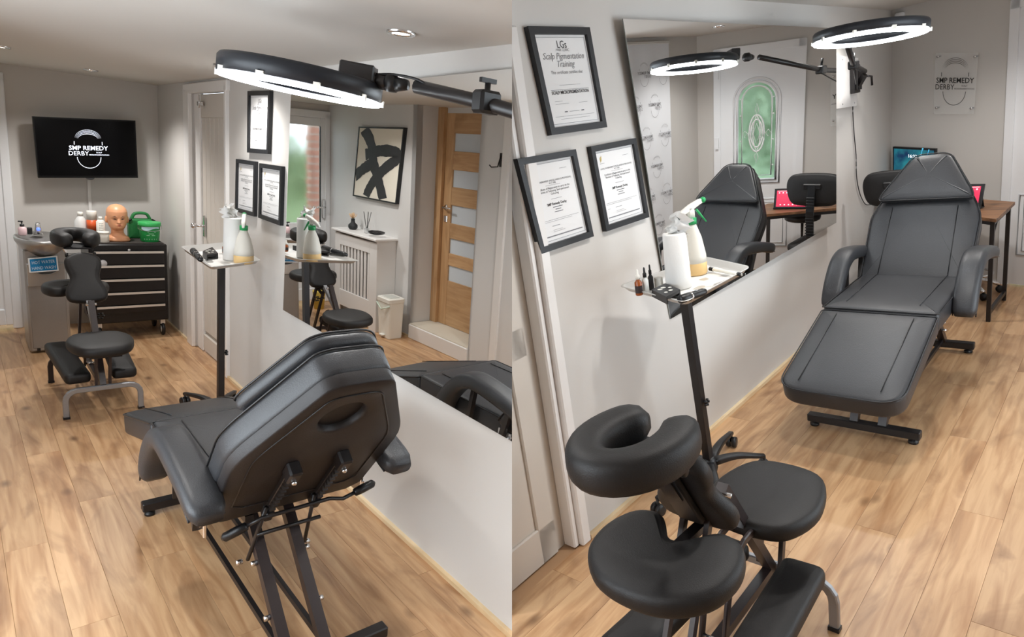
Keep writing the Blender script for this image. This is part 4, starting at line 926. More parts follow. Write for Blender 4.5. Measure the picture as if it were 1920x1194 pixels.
# left
setroom('L')
C, cv = frame_at(566, 160, 1.85)
a0, a1 = at(421, 129, 1.85), at(711, 184, 1.85); ax = (a1 - a0).normalized()
vd = (C - EYE).normalized(); dp = vd - ax * vd.dot(ax); dp.normalize(); upc = ax.cross(dp)
if upc.z < 0: upc = -upc
dp = (dp * cos(radians(4)) - upc * sin(radians(4))).normalized()
bm_ = [at(690, 150, 1.83), at(735, 156, 1.82), at(780, 162, 1.80), at(905, 192, 1.72), at(980, 214, 1.66)]
t = ringlamp(C, ax, dp, (a1 - a0).length / 2, .042, 'lit LED ring lamp over the bed seen from behind, cable along its arm', bm_, at(672, 135, 1.82))
o = B().tube([bm_[2], bm_[3], bm_[4]], .019, 12).build('boom', blackm, t); clip(o, -1)
B().tube([at(700, 150, 1.83), at(735, 158, 1.82)], .022, 10).build('swivel_arm', blackm, t)
b = B(); q = at(912, 192, 1.71); b.box(q, (.07, .05, .06), bev=.008); b.tube([q, q + Vector((0, 0, .05))], .008); b.box(q + Vector((0, 0, .055)), (.05, .012, .012)); b.build('arm_clamp', blackp, t)
b = B(); b.tube(smooth_open([at(700, 140, 1.82), at(740, 140, 1.8), at(785, 150, 1.78), at(810, 170, 1.77)]), .004, 6); b.build('power_cable', blackp, t)
# right
setroom('R')
C, cv = frame_at(1630, 66, 3.1)
a0, a1 = at(1534, 77, 3.1), at(1727, 62, 3.1); ax = (a1 - a0).normalized(); vd = (C - EYE).normalized(); dp = vd - ax * vd.dot(ax); dp.normalize(); upc = ax.cross(dp)
if upc.z < 0: upc = -upc
dp = (dp * cos(radians(8)) - upc * sin(radians(8))).normalized()
R_ = (a1 - a0).length / 2
m0 = pX(1592, 150, XR) + Vector((.06, 0, 0))
e0 = C + dp * R_ * .95 + Vector((0, 0, .03))
bm_ = [e0, e0.lerp(m0, .08) + Vector((0, 0, .01)), e0.lerp(m0, .16) + Vector((0, 0, .02)), e0.lerp(m0, .6) + Vector((0, 0, .0)), m0 + Vector((.05, -.03, .04))]
t = ringlamp(C, ax, dp, R_, .036, 'lit LED ring lamp hovering above the bed near the alarm sensor', bm_, e0 + Vector((0, -.01, .02)))
B().tube(bm_[2:], .016, 12).build('boom', blackm, t)
b = B(); q = bm_[3]; b.box(q, (.05, .07, .05), bev=.006); b.tube([q, q + Vector((0, .01, .07))], .008); b.build('arm_clamp', blackp, t)
q = pX(1592, 150, XR); q2 = Vector((XR + .03, q.y, q.z)); b = B(); b.box(q2 + Vector((.01, 0, 0)), (.03, .13, .19), bev=.004); b.build('mount_plate', blackm, t)
b = B()
for k in range(4): b.box(q2 + Vector((.03, -.04 + .027 * k, 0)), (.02, .012, .15), bev=.002)
b.build('mount_rib', blackm, t)
b = B(); b.bar(q2 + Vector((.02, 0, -.06)), m0 + Vector((.05, -.03, .02)), .03, .03); b.tube([m0 + Vector((.04, .02, .01)), m0 + Vector((.07, .05, .0)), m0 + Vector((.07, .06, -.06))], .008, 8); b.build('mount_arm', blackm, t)
sm_ = smooth_open([bm_[3] + Vector((0, 0, -.02)), bm_[3].lerp(m0, .5) + Vector((0, 0, -.07)), m0 + Vector((-.02, 0, -.03))]); B().tube(sm_, .004, 6).build('arm_cable', blackp, t)
# white timber board behind the mount
c = [pX(1567, 105, XR), pX(1603, 110, XR), pX(1600, 199, XR), pX(1568, 204, XR)]
fn = quadfn(*c, NR); b = B(); qbox(b, fn, 0, 1, 0, 1, NR, .001, .022); t = thing('mounting_board', 'white painted board screwed to the wall behind the lamp mount', 'board', c[3]); b.build('board', whitep, t)
for u, v in ((.15, .07), (.85, .07), (.15, .93), (.85, .93)): B().lathe(fn(u, v) + Vector((.022, 0, 0)), [(.006, 0), (.005, .003)], 8, axis=NR).build('screw', chrome, t)
# cable down the wall
pts = [pX(x, y, XR + .012) for x, y in ((1601, 178), (1599, 205), (1601, 245), (1605, 290), (1606, 330), (1612, 362), (1622, 382), (1632, 384))]
tag(B().tube(smooth_open(pts), .0035, 6).build('wall_cable', blackp, base=pts[-1]), 'thin black cable hanging down the wall below the lamp mount', 'cable')
# ================================================================== LEFT ROOM THINGS
setroom('L')
# television
YT = 6.26
c = [pY(60, 218, YT), pY(253, 226, YT), pY(258, 333, YT), pY(71, 333, YT)]; n_ = Vector((0, -1, 0))
t = thing('television', 'black wall-mounted television showing a white logo', 'television', sum(c, Vector()) / 4)
fn = quadfn(*c, n_); b = B(); qbox(b, fn, 0, 1, 0, 1, n_, -.03, .018); b.build('casing', mat('tv_black_gloss', sr(12, 12, 13), .25, spec=.3), t)
b = B(); qbox(b, fn, .014, .986, .035, .975, n_, .017, .0185); sc = b.build('screen', mat('tv_screen', sr(5, 5, 6), .15, spec=.15), t)
W_ = (c[1] - c[0]).length; asp = (c[0] - c[3]).length / W_
b = B(); logo(b, lambda x, y: fn(.505 + x * .405, .46 + y * .405 / asp * 1.02) + n_ * .0195); b.build('logo', mat('lit_logo', (.8, .86, 1), .5, emit=.9), sc)
b = B(); b.lathe(fn(.5, -.002) + n_ * .010, [(.0005, -.005), (.03, -.004), (.03, .0), (.0005, .0)], 20, axis=(0, 1, 0), sy=.5); b.build('badge', mat('badge_grey', sr(90, 90, 94), .3), t)
b = B(); m_ = fn(.5, .5); b.box((m_.x, (YT + YB) / 2 + .02, m_.z), (.25, YB - YT - .05, .2)); b.build('wall_bracket', blackm, t)
a, q = pY(166, 337, YB), pY(168, 420, YB); tag(B().bar((a.x, YB - .008, a.z), (a.x, YB - .008, .8), .022, .014, up=(0, 1, 0)).build('cable_trunking', whitep, base=(a.x, YB, .8)), 'narrow white cable trunking running down below the television', 'trunking')
# hand wash station
sx0, sx1, sy0, sy1 = .375, .625, 5.60, 5.98
RZ = hz(.47, 5.6, 452)
t = thing('hand_wash_station', 'grey stainless hand wash station with round bowl in the corner', 'sink', ((sx0 + sx1) / 2, (sy0 + sy1) / 2, 0))
scx, scy = (sx0 + sx1) / 2, (sy0 + sy1) / 2
B().box((scx, scy, (RZ - .06) / 2 + .005), (sx1 - sx0, sy1 - sy0, RZ - .07), bev=.012).build('cabinet', steel, t)
b = B(); cx_ = .50; b.lathe((cx_, scy - .05, RZ - .09), [(.10, -.02), (.15, .03), (.175, .07), (.178, .075), (.182, .09), (.18, .105), (.165, .105), (.14, .075), (.05, .045), (.001, .04)], 40, sx=.9, sy=1.55); b.build('bowl', steel, t)
b = B(); b.box((scx, sy0 - .004, .27), (sx1 - sx0 - .035, .012, .46), bev=.003); b.build('access_door', mat('steel_door', sr(150, 148, 146), .42, .7, var=.05, vscale=30), t)
b = B(); b.box((scx, sy0 - .012, .585), (sx1 - sx0 - .02, .02, .17), bev=.006); b.lathe((scx - .005, sy0 - .022, .62), [(.075, 0), (.07, .004), (.055, -.006), (.001, -.01)], 24, axis=(0, -1, .1), sy=.45); b.build('dispenser_panel', mat('steel_bright', sr(196, 196, 196), .22, .9), t)
b = B(); b.box((sx0 + .05, sy0 - .006, .03), (.02, .01, .02)); b.build('floor_latch', blackp, t)
c = [pY(52, 484, sy0 - .03), pY(107, 479, sy0 - .03), pY(110, 507, sy0 - .03), pY(55, 511, sy0 - .03)]; fn = quadfn(*c, n_)
b = B(); qbox(b, fn, 0, 1, 0, 1, n_, 0, .008); sg = b.build('sign_plate', mat('sign_white', sr(225, 230, 232), .3), t)
b = B(); qbox(b, fn, .05, .95, .08, .92, n_, .008, .0095); b.build('sign_panel', mat('sign_blue', sr(30, 120, 175), .25), sg)
b = B(); W_ = (c[1] - c[0]).length; Hh = (c[0] - c[3]).length
for s_, v_ in (('HOT WATER', .57), ('HAND WASH', .18)): b.text(s_, .27, 0, 0, 0, fn=lambda x, y, v_=v_: fn(.5 + x * .50, v_ + y * 1.1) + n_ * .0105)
b.build('sign_lettering', mat('sign_letters', sr(190, 215, 230), .4), sg)
p = pY(71, 433, 5.93); t = thing('sensor_tap', 'grey tap with a glowing blue dot behind the sink bowl', 'tap', (p.x, 5.93, RZ))
b = B(); b.sweep([(p.x, 5.93, RZ), (p.x, 5.93, p.z), (p.x, 5.90, p.z + .06)], rrect(.05, .04, .012, 2), side=(1, 0, 0), scales=[1.2, .9, .6]); b.build('tap_body', steel, t)
b = B(); b.lathe((p.x, 5.885, p.z + .02), [(.012, 0), (.010, .004)], 16, axis=(0, -1, .3)); b.build('sensor_light', mat('blue_led', (.05, .1, 1), .3, emit=3), t)
b = B(); b.lathe((p.x, 5.90, p.z - .012), [(.008, 0), (.007, .004)], 12, axis=(0, -1, .2)); b.build('spout', blackp, t)
p = pY(42, 433, 5.80); t = thing('soap_dispenser', 'pink soap bottle with black pump beside the sink bowl', 'soap bottle', (p.x, 5.8, RZ - .02))
B().lathe((p.x, 5.8, p.z - .03), [(.024, 0), (.026, .004), (.026, .05), (.012, .064)], 20).build('bottle', mat('pink_soap', sr(226, 196, 200), .3), t)
B().lathe((p.x, 5.8, p.z + .034), [(.014, 0), (.014, .014), (.005, .016), (.005, .034)], 14).box((p.x - .008, 5.8, p.z + .07), (.03, .014, .01), bev=.003).build('pump', blackp, t)
b = B(); b.box((p.x + .045, 5.83, p.z - .002), (.03, .03, .05), bev=.004); tag(b.build('black_pot', blackp, base=(p.x + .045, 5.83, p.z - .03)), 'small black pot beside the pink soap bottle', 'pot')
# tool chest
YF = 5.76; cx0, cx1 = .79, 1.335; ct = .775
t = thing('tool_chest', 'black wheeled tool chest with six silver-handled drawers', 'tool chest', ((cx0 + cx1) / 2, 5.98, 0))
B().box(((cx0 + cx1) / 2, YF + .22, (ct + .14) / 2), (cx1 - cx0, .40, ct - .14), bev=.008).build('cabinet', mat('chest_black', sr(22, 20, 21), .3), t)
B().box(((cx0 + cx1) / 2, YF + .22, ct + .004), (cx1 - cx0 - .04, .37, .008), bev=.002).build('top_mat', mat('rubber_mat', sr(52, 46, 44), .8, bump=.3, bscale=200), t)
lines = [463, 481, 512, 537, 561, 588]     # handle heights at the left of each drawer (left edge px)
zs = [pY(300, y, YF).z for y in (473, 497, 522, 546, 571)]
zl = [ct - .02, .685, .60, .51, .425, .335, .24]
zh = [pY(306, y, YF).z for y in (472, 497, 522, 546, 570)]
edges = [ct - .035] + [z for z in zh]
for k in range(5):
    z1 = zh[k] + .006; z0 = (zh[k + 1] + .012) if k < 4 else .225
    dr = B().box(((cx0 + cx1) / 2 - .005, YF - .002, (z1 + z0) / 2), (cx1 - cx0 - .05, .02, z1 - z0), bev=.003).build('drawer', mat('chest_drawer', sr(24, 21, 22), .25), t)
    B().bar((cx0 + .03, YF - .022, zh[k]), (cx1 - .035, YF - .022, zh[k]), .012, .016).build('handle', mat('satin_alloy', sr(215, 208, 200), .3, .3), dr)
q = pY(243, 470, YF - .012); B().lathe((q.x, YF + .012, ct - .045), [(.011, 0), (.011, .008), (.004, .009)], 14, axis=(0, -1, 0)).build('lock', chrome, t)
for x_ in (cx0 + .05, cx1 - .04):
    b = B(); b.lathe((x_, YF + .06, .055), [(.02, -.012), (.05, -.011), (.055, 0), (.05, .011), (.02, .012)], 20, axis=(1, 0, 0)); o = b.build('caster', blackp, t)
    B().lathe((x_, YF + .06, .055), [(.028, -.0135), (.028, .0135)], 16, axis=(1, 0, 0)).box((x_, YF + .07, .12), (.035, .05, .04)).build('caster_hub', alu, o)
for x_ in (cx0 + .05, cx1 - .04): B().lathe((x_, YF + .36, .055), [(.02, -.012), (.05, -.011), (.055, 0), (.05, .011), (.02, .012)], 16, axis=(1, 0, 0)).build('caster', blackp, t)
q = pY(193, 494, YF - .01); b = B(); b.lathe((q.x, YF - .013, q.z), [(.028, 0), (.028, .002)], 24, axis=(0, -1, 0)); b.build('round_sticker', mat('sticker', sr(200, 200, 202), .4), t)
CT = ct + .009
def onchest(px, y): p_ = pY(px, 450, y); return p_.x
# bottles on the chest
def prof(name, lab, cat, px, y, w_, top, parts, grp=None, base=CT):
    """parts: list of (partname, material, [(radius fraction, height fraction)...])"""
    x = onchest(px, y); h_ = hz(x, y, top) - base; t = thing(name, lab, cat, (x, y, base), grp)
    for pn, m_, pr in parts: B().lathe((x, y, base), [(w_ * a, h_ * b_) for a, b_ in pr], 24).build(pn, m_, t)
    return t, x, h_
wb = mat('milky_bottle', sr(222, 222, 220), .35)
prof('disinfectant_bottle', 'milky white round bottle at the back left of the tool chest', 'bottle', 153, 6.08, .046, 397, [('bottle', wb, [(.95, 0), (1, .03), (1, .62), (.45, .82), (.38, .84)]), ('cap', whitepl, [(.42, .84), (.42, 1), (.2, 1.0)])], 'bottles on the tool chest')
prof('spray_can', 'white and orange aerosol can between the two white bottles', 'can', 174, 6.02, .036, 395, [('lower_can', whitepl, [(.95, 0), (1, .03), (1, .3)]), ('orange_band', mat('orange_label', sr(214, 92, 44), .4), [(1.01, .3), (1.01, .68)]), ('cap', whitepl, [(1, .68), (1, .98), (.9, 1)])], 'bottles on the tool chest')
t, x, h_ = prof('cleanser_bottle', 'slim white labelled bottle nearest the mannequin head', 'bottle', 190, 5.93, .030, 406, [('bottle', whitepl, [(.95, 0), (1, .03), (1, .80), (.6, .86)]), ('cap', whitepl, [(.45, .86), (.45, 1), (.2, 1.0)])], 'bottles on the tool chest')
b = B(); b.use(mat('label_text', sr(120, 130, 120), .6))
for k in range(5):
    for j in range(6):
        a = -pi / 2 + (-.5 + .17 * j); b.add([Vector((x, 5.93, CT)) + Vector((.0305 * cos(a + e), .0305 * sin(a + e), h_ * (.35 + .09 * k) + g_)) for e, g_ in ((0, 0), (.1, 0), (.1, .006), (0, .006))], [(0, 1, 2, 3)])
b.build('label_print', None, t)
prof('white_tub', 'short white tub in front of the slim bottle', 'tub', 194, 5.84, .040, 434, [('tub', whitepl, [(.9, 0), (1, .04), (1, .8), (.98, .82)]), ('lid', whitepl, [(1.04, .82), (1.04, 1), (.9, 1)])])
# mannequin head
hx = onchest(221, 5.92); hy = 5.92; hh = hz(hx, hy, 382) - CT
skin = mat('mannequin_skin', sr(226, 164, 124), .4, var=.05, vscale=8)
t = thing('mannequin_head', 'bald tan practice mannequin head on the tool chest', 'mannequin head', (hx, hy, CT))
HP = [(0, .50, .30, .30), (.03, .52, .32, .30), (.10, .48, .30, .26), (.16, .33, .22, .24), (.22, .265, .20, .25), (.30, .26, .22, .26), (.335, .27, .33, .27), (.36, .30, .41, .30), (.40, .335, .44, .34), (.46, .375, .44, .40), (.52, .40, .43, .44), (.58, .42, .425, .47), (.64, .43, .43, .49), (.72, .44, .44, .50), (.80, .43, .43, .49), (.87, .39, .38, .44), (.93, .31, .30, .35), (.975, .19, .18, .22), (1, .03, .03, .03)]
def lerp_hp(h):
    for a, c_ in zip(HP, HP[1:]):
        if a[0] <= h <= c_[0]: k = (h - a[0]) / (c_[0] - a[0]); return [a[i] * (1 - k) + c_[i] * k for i in range(4)]
    return HP[-1]
sc_ = .235; fa = -pi / 2 - .02         # facing direction angle
def headpt(h, a):
    _, w_, f_, bk_ = lerp_hp(h); c_, s__ = cos(a), sin(a); x_ = w_ * s__; y_ = (f_ if c_ > 0 else bk_) * c_
    if c_ > 0:
        e = abs(s__) * w_
        nose = math.exp(-(e / .055) ** 2) * max(0, min(1, (.64 - h) / .12)) * (1 if h > .515 else max(0, 1 - (.515 - h) / .02)) * .10
        eye = -.035 * math.exp(-((e - .17) / .07) ** 2 - ((h - .615) / .03) ** 2); brow = .02 * math.exp(-((e - .16) / .1) ** 2 - ((h - .665) / .02) ** 2)
        lip = .03 * math.exp(-(e / .11) ** 2 - ((h - .455) / .018) ** 2); chin = .03 * math.exp(-(e / .1) ** 2 - ((h - .375) / .025) ** 2); dent = -.012 * math.exp(-(e / .12) ** 2 - ((h - .455) / .004) ** 2)
        y_ += nose + eye + brow + lip + chin + dent
    p_ = Vector((x_, y_)) * sc_ * .87
    fx, fy = cos(fa), sin(fa)
    return Vector((hx, hy, CT)) + Vector((p_.x * -fy * .82 + p_.y * fx, p_.x * fx * .82 + p_.y * fy, h * hh))
b = B(); b.rings([[headpt(i / 60, 2 * pi * j / 72) for j in range(72)] for i in range(61)]); b.build('head', skin, t)
def onface(pts, m_, name, off=.0025):
    b = B(); o_ = Vector((cos(fa), sin(fa), 0)) * off; b.add([headpt(h, a) + o_ for h, a in pts], [list(range(len(pts)))]); b.build(name, m_, t)
darkb = mat('brow_paint', sr(70, 50, 42), .6)
for s_ in (-1, 1):
    onface([(.664, s_ * .14), (.697, s_ * .36), (.672, s_ * .68), (.680, s_ * .36)], darkb, 'eyebrow'); onface([(.616, s_ * .17), (.636, s_ * .36), (.62, s_ * .58), (.602, s_ * .36)], mat('eye_paint', sr(60, 45, 42), .3), 'eye')
    b = B(); ec = headpt(.58, s_ * 1.55); b.sphere(ec + Vector((cos(fa), sin(fa), 0)) * -.005, .03, 12, (.45, .5, 1)); b.build('ear', skin, t)
onface([(.458, -.24), (.472, -.1), (.466, 0), (.472, .1), (.458, .24), (.438, .1), (.435, 0), (.438, -.1)], mat('lip_paint', sr(196, 112, 92), .4), 'lips', .003)
# first aid case
x = onchest(265, 6.1); h_ = hz(x, 6.1, 398) - CT; t = thing('first_aid_case', 'dark green first aid case with carry handle behind the bucket', 'case', (x, 6.1, CT))
gm = mat('case_green', sr(42, 122, 66), .45); hw_ = .098
ol = [(-hw_, 0), (hw_, 0), (hw_, h_ * .68), (hw_ * .55, h_ * .9), (hw_ * .35, h_), (-hw_ * .35, h_), (-hw_ * .55, h_ * .9), (-hw_, h_ * .68)]
# case body below handle, handle as sweep above
B().cushion(rounded([(-hw_, 0), (hw_, 0), (hw_, h_ * .66), (hw_ * .7, h_ * .76), (-hw_ * .7, h_ * .76), (-hw_, h_ * .66)], .012, 3), (x, 6.13, CT), (1, 0, 0), (0, 0, 1), .075, .008, .004).build('case_shell', gm, t)
B().sweep(smooth_open([(x - hw_ * .72, 6.10, CT + h_ * .72), (x - hw_ * .5, 6.10, CT + h_ * .92), (x - hw_ * .2, 6.10, CT + h_ * .97), (x + hw_ * .2, 6.10, CT + h_ * .97), (x + hw_ * .5, 6.10, CT + h_ * .92), (x + hw_ * .72, 6.10, CT + h_ * .72)], 4), rrect(.04, .022, .006, 2), side=(0, 1, 0)).build('handle', gm, t)
for s_ in (-1, 1): B().box((x + s_ * hw_ * .88, 6.055, CT + h_ * .72), (.03, .02, .014), Matrix.Rotation(s_ * .6, 3, 'Y'), .003).build('clasp', blackp, t)
# green bucket
x = onchest(281, 5.90); y = 5.90; h_ = hz(x, y, 414) - CT; t = thing('wipes_bucket', 'bright green wipes bucket with lid on the chest corner', 'bucket', (x, y, CT)); gb = mat('bucket_green', sr(34, 152, 76), .35)
B().lathe((x, y, CT), [(.066, 0), (.068, .004), (.078, h_ * .78), (.078, h_ * .8)], 36).build('bucket', gb, t)
B().lathe((x, y, CT), [(.082, h_ * .76), (.084, h_ * .8), (.084, h_ * .93), (.08, h_ * .96), (.07, h_ * .95), (.001, h_ * .95)], 36).build('lid', mat('lid_green', sr(58, 178, 96), .35), t)
va = -pi / 2 - .1
def cyl(a, z, r_): return Vector((x + r_ * cos(va + a), y + r_ * sin(va + a), CT + z))
b = B(); b.use(mat('bucket_label', sr(190, 220, 232), .5)); N_ = 12
b.add([cyl(-.9 + 1.8 * i / N_, h_ * (.62 + .13 * (1 - j)) + (0 if j == 0 else -.01 * sin(i * .5)), .0785) for j in (0, 1) for i in range(N_ + 1)], [(i, i + 1, N_ + 2 + i, N_ + 1 + i) for i in range(N_)])
b.use(mat('label_green_ink', sr(150, 210, 170), .5))
for k, (z_, a0_, a1_) in enumerate(((.48, -.3, .5), (.40, -.2, .3), (.32, -.4, .4))): b.add([cyl(a0_, h_ * z_, .0775), cyl(a1_, h_ * z_, .0775), cyl(a1_, h_ * (z_ + .03), .078), cyl(a0_, h_ * (z_ + .03), .078)], [(0, 1, 2, 3)])
for k in range(6): b.add([cyl(-.7 + .25 * k, h_ * .12, .072), cyl(-.58 + .25 * k, h_ * .12, .072), cyl(-.64 + .25 * k, h_ * .19, .0735)], [(0, 1, 2)])
b.build('label', None, t)
B().tube([cyl(-1.5 - 0 * i, h_ * .8, .085) + Vector((0, 0, 0)) for i in (0,)] + [cyl(-1.3 + .52 * i, h_ * .8 - .03 - .012 * sin(pi * i / 5), .087) for i in range(6)] + [cyl(1.5, h_ * .8, .085)], .002, 5).build('wire_handle', chrome, t)

# ---- things that the left mirror shows on the opposite wall
V2 = lambda px, py, x_: seen(px, py, (1, 0, 0), x_)
nO = Vector((1, 0, 0))
c = [V2(*q, XO + .03) for q in ((675, 240), (757, 242), (742, 380), (664, 365))]      # as seen in mirror TL..; real left-right swaps
t = thing('abstract_painting', 'framed black and cream abstract brush painting reflected in the mirror', 'painting', sum(c, Vector()) / 4)
fn = quadfn(*c, nO)
b = B(); qbox(b, fn, 0, 1, 0, 1, nO, -.028, 0); b.build('canvas', mat('canvas_cream', sr(232, 226, 212), .8), t)
for (u0, u1, v0, v1) in ((-.012, 1.012, 1, 1.02), (-.012, 1.012, -.02, 0), (-.02, 0, -.02, 1.02), (1, 1.02, -.02, 1.02)): B_ = B(); qbox(B_, fn, u0, u1, v0, v1, nO, -.03, .006); B_.build('frame_bar', framem, t)
b = B(); brush = mat('black_brush_paint', sr(48, 48, 50), .6, var=.3, vscale=30)
def stroke(pts, w_, k):
    P_ = smooth_open([Vector((a, c_, 0)) for a, c_ in pts], 8); rnd = random.Random(k); L_ = []; R__ = []
    for i, p_ in enumerate(P_):
        a = P_[max(i - 1, 0)]; c_ = P_[min(i + 1, len(P_) - 1)]; tt = (c_ - a).normalized(); nrm = Vector((-tt.y, tt.x, 0)); ww = w_ * (1 + rnd.uniform(-.08, .08))
        L_.append(p_ + nrm * ww); R__.append(p_ - nrm * ww)
    g = lambda p_: fn(min(max(p_.x, .0), 1), min(max(p_.y, 0), 1)) + nO * (.001 + .0004 * k)
    for i in range(len(P_) - 1): b.add([g(L_[i]), g(R__[i]), g(R__[i + 1]), g(L_[i + 1])], [(0, 1, 2, 3)])
stroke([(.1, 1.0), (.3, .8), (.42, .5), (.58, .25), (.72, 0)], .095, 1); stroke([(.2, .62), (.45, .68), (.7, .70), (.9, .68), (.93, .6), (.7, .46), (.5, .3), (.36, .12), (.3, 0)], .08, 2); stroke([(-.02, .28), (.2, .42), (.38, .5)], .085, 3)
b.build('brush_strokes', brush, t)
# radiator cover
xf = XO + .2; ya, ybk = 5.07, 5.87; top = .875; pd = XO - .0
t = thing('radiator_cover', 'white radiator cover with vertical slats, shelf top holding ornaments', 'radiator cover', ((XO + xf) / 2, 5.55, 0))
W2 = xf - XO
B().box((XO + W2 / 2 + .01, (ya + ybk) / 2, top - .011), (W2 + .04, ybk - ya + .05, .022), bev=.004).build('top_shelf', whitep, t)
for yy in (ya + .01, ybk - .01): B().box((XO + W2 / 2, yy, (top - .02) / 2), (W2 - .004, .02, top - .022)).build('side_panel', whitep, t)
for (y0, y1, z0, z1) in ((ya, ya + .13, 0, top - .04), (ybk - .10, ybk, 0, top - .04), (ya + .13, ybk - .10, top - .15, top - .045), (ya + .13, ybk - .10, .12, .28)): B().box((xf - .008, (y0 + y1) / 2, (z0 + z1) / 2), (.018, y1 - y0, z1 - z0), bev=.002).build('front_rail', whitep, t)
ns = 9
for k in range(ns): yy = ya + .13 + (ybk - ya - .23) * (k + .5) / ns; B().box((xf - .012, yy, (top - .15 + .28) / 2), (.012, .036, top - .43), bev=.002).build('slat', whitep, t)
B().box((XO + .04, (ya + ybk) / 2, .42), (.05, ybk - ya - .15, .6), bev=.01).build('radiator', mat('radiator_grey', sr(120, 118, 116), .5), t)
# on the cover
yv = lambda px, py: V2(px, py, XO + .1).y
y = yv(662, 423); x = XO + .1; t = thing('black_vase', 'small black vase with dried grass on the radiator cover', 'vase', (x, y, top))
B().lathe((x, y, top), [(.03, 0), (.045, .02), (.045, .045), (.02, .07), (.018, .10), (.022, .105)], 24).build('vase', mat('matt_black_ceramic', sr(40, 42, 44), .6), t)
b = B(); rnd = random.Random(2)
for k in range(40): a, e = rnd.uniform(0, 6.28), rnd.uniform(0, .045); b.tube([(x, y, top + .1), (x + e * cos(a), y + e * sin(a), top + .13 + rnd.uniform(0, .035))], .0022, 4)
o = b.build('dried_grass', mat('dried_grass', sr(224, 190, 150), .9), t); o['kind'] = 'stuff'
y = yv(688, 430); t = thing('reed_diffuser', 'glass reed diffuser with dark reeds on the radiator cover', 'reed diffuser', (x, y, top))
B().box((x, y, top + .025), (.04, .04, .05), bev=.006).build('flask', mat('clear_glass', (.9, .92, .92), .1, trans=.7), t)
for k in range(5): a = k * 1.25; B().tube([(x, y, top + .02), (x + .035 * cos(a), y + .045 * sin(a), top + .2)], .003, 5).build('reed', blackp, t)
y = yv(712, 437); pts = [(x + .03 + .05 * cos(a) + .01 * sin(3 * a), y + .075 * sin(a) * (1 + .15 * (k // 14)), top + .014 + .035 * (1 + cos(a * 1 + 1)) * .6 + .004 * (k // 14)) for k, a in enumerate([2 * pi * i / 14 for i in range(36)])]
tag(B().tube(smooth_open(pts, 3), .008, 7).build('coiled_hose', blackp, base=(x, y, top)), 'coiled black hose lying on the radiator cover', 'hose')
# pedal bin
bx, by_ = XO + .14, V2(733, 575, XO + .14).y; t = thing('pedal_bin', 'small white pedal bin beside the radiator cover', 'bin', (bx, by_, 0))
b = B(); b.sweep([(bx, by_, 0), (bx, by_, .005), (bx, by_, .33)], rrect(.15, .20, .02, 3), side=(1, 0, 0), scales=[.9, .93, 1.05], smooth=False); b.build('bin_body', whitepl, t)
B().sweep([(bx, by_, .33), (bx, by_, .335), (bx, by_, .365), (bx, by_, .372)], rrect(.17, .22, .025, 3), side=(1, 0, 0), scales=[.98, 1, 1, .9], smooth=False).build('lid', whitepl, t)
B().box((bx, by_, .374), (.10, .14, .006), bev=.002).build('lid_panel', mat('grey_lid', sr(190, 192, 186), .5), t)
B().box((bx + .085, by_, .03), (.03, .06, .012), bev=.003).build('pedal', whitepl, t)
b = B(); b.tube([(bx + .08, by_ - .11, .31), (bx + .10, by_, .27), (bx + .08, by_ + .11, .31)], .006, 6); b.build('carry_handle', mat('pale_green_plastic', sr(206, 222, 206), .5), t)
b = B(); x, y = XO + .25, 6.12; b.lathe((x, y, 0), [(.05, 0), (.065, .18), (.067, .19), (.06, .19), (.05, .02), (.001, .02)], 20); tag(b.build('yellow_waste_pot', mat('yellow_plastic', sr(214, 190, 90), .5, var=.3, vscale=20), base=(x, y, 0)), 'small yellow waste pot on the floor by the glazed door', 'pot')
# oak door in alcove
d = thing('door_5', 'x', 'door', (AX, (AY0 + AY1) / 2, STEPZ)); del d['label'], d['category']; struct(d)
z0, z1 = STEPZ + .01, 2.0
B().box((AX + .01, AY1 - .045, (z0 + CL) / 2), (.05, .09, CL - z0)).build('door_post', oakdoor, d)
dy0, dy1 = AY0 + .02, AY1 - .09; cy_ = (dy0 + dy1) / 2
for (y0, y1) in ((dy0, dy0 + .09), (dy1 - .11, dy1)): B().box((AX - .015, (y0 + y1) / 2, (z0 + z1) / 2), (.04, y1 - y0, z1 - z0), bev=.003).build('stile', oakdoor, d)
pts = [z1] + [V2(900, yy, AX).z for yy in (252, 287, 324, 358, 394, 430, 460, 490, 514, 545)] + [z0]
for k in range(0, len(pts), 2): B().box((AX - .016, (dy0 + dy1 - .02) / 2, (pts[k] + pts[k + 1]) / 2), (.036, dy1 - dy0 - .2, abs(pts[k] - pts[k + 1])), bev=.003).build('rail', oakrail, d)
fp = mat('frosted_pane', sr(205, 214, 222), .3, spec=.6)
for k in range(1, len(pts) - 1, 2): B().box((AX - .018, (dy0 + dy1 - .02) / 2, (pts[k] + pts[k + 1]) / 2), (.012, dy1 - dy0 - .2, abs(pts[k] - pts[k + 1]))).build('glass_pane', fp, d)
q = V2(845, 390, AX); b = B(); b.lathe((AX + .006, dy1 - .05, q.z), [(.024, 0), (.024, .008)], 18, axis=(1, 0, 0)); b.tube([(AX + .01, dy1 - .05, q.z), (AX + .045, dy1 - .05, q.z), (AX + .045, dy1 - .16, q.z)], .009, 8); b.box((AX + .009, dy1 - .05, q.z - .1), (.008, .045, .055), bev=.003); b.build('lever_handle', chrome, d)
q = V2(940, 300, XO); t = thing('coat_hook', 'black metal coat hook on the cream wall beside the oak door', 'hook', (XO, q.y, q.z))
b = B(); b.box((XO + .003, q.y, q.z), (.005, .03, .10), bev=.002); b.tube([(XO + .004, q.y, q.z + .03), (XO + .03, q.y, q.z - .05), (XO + .09, q.y, q.z - .055), (XO + .11, q.y, q.z - .04)], .005, 6); b.build('hook', blackm, t)

# ================================================================== RIGHT ROOM THINGS
setroom('R')
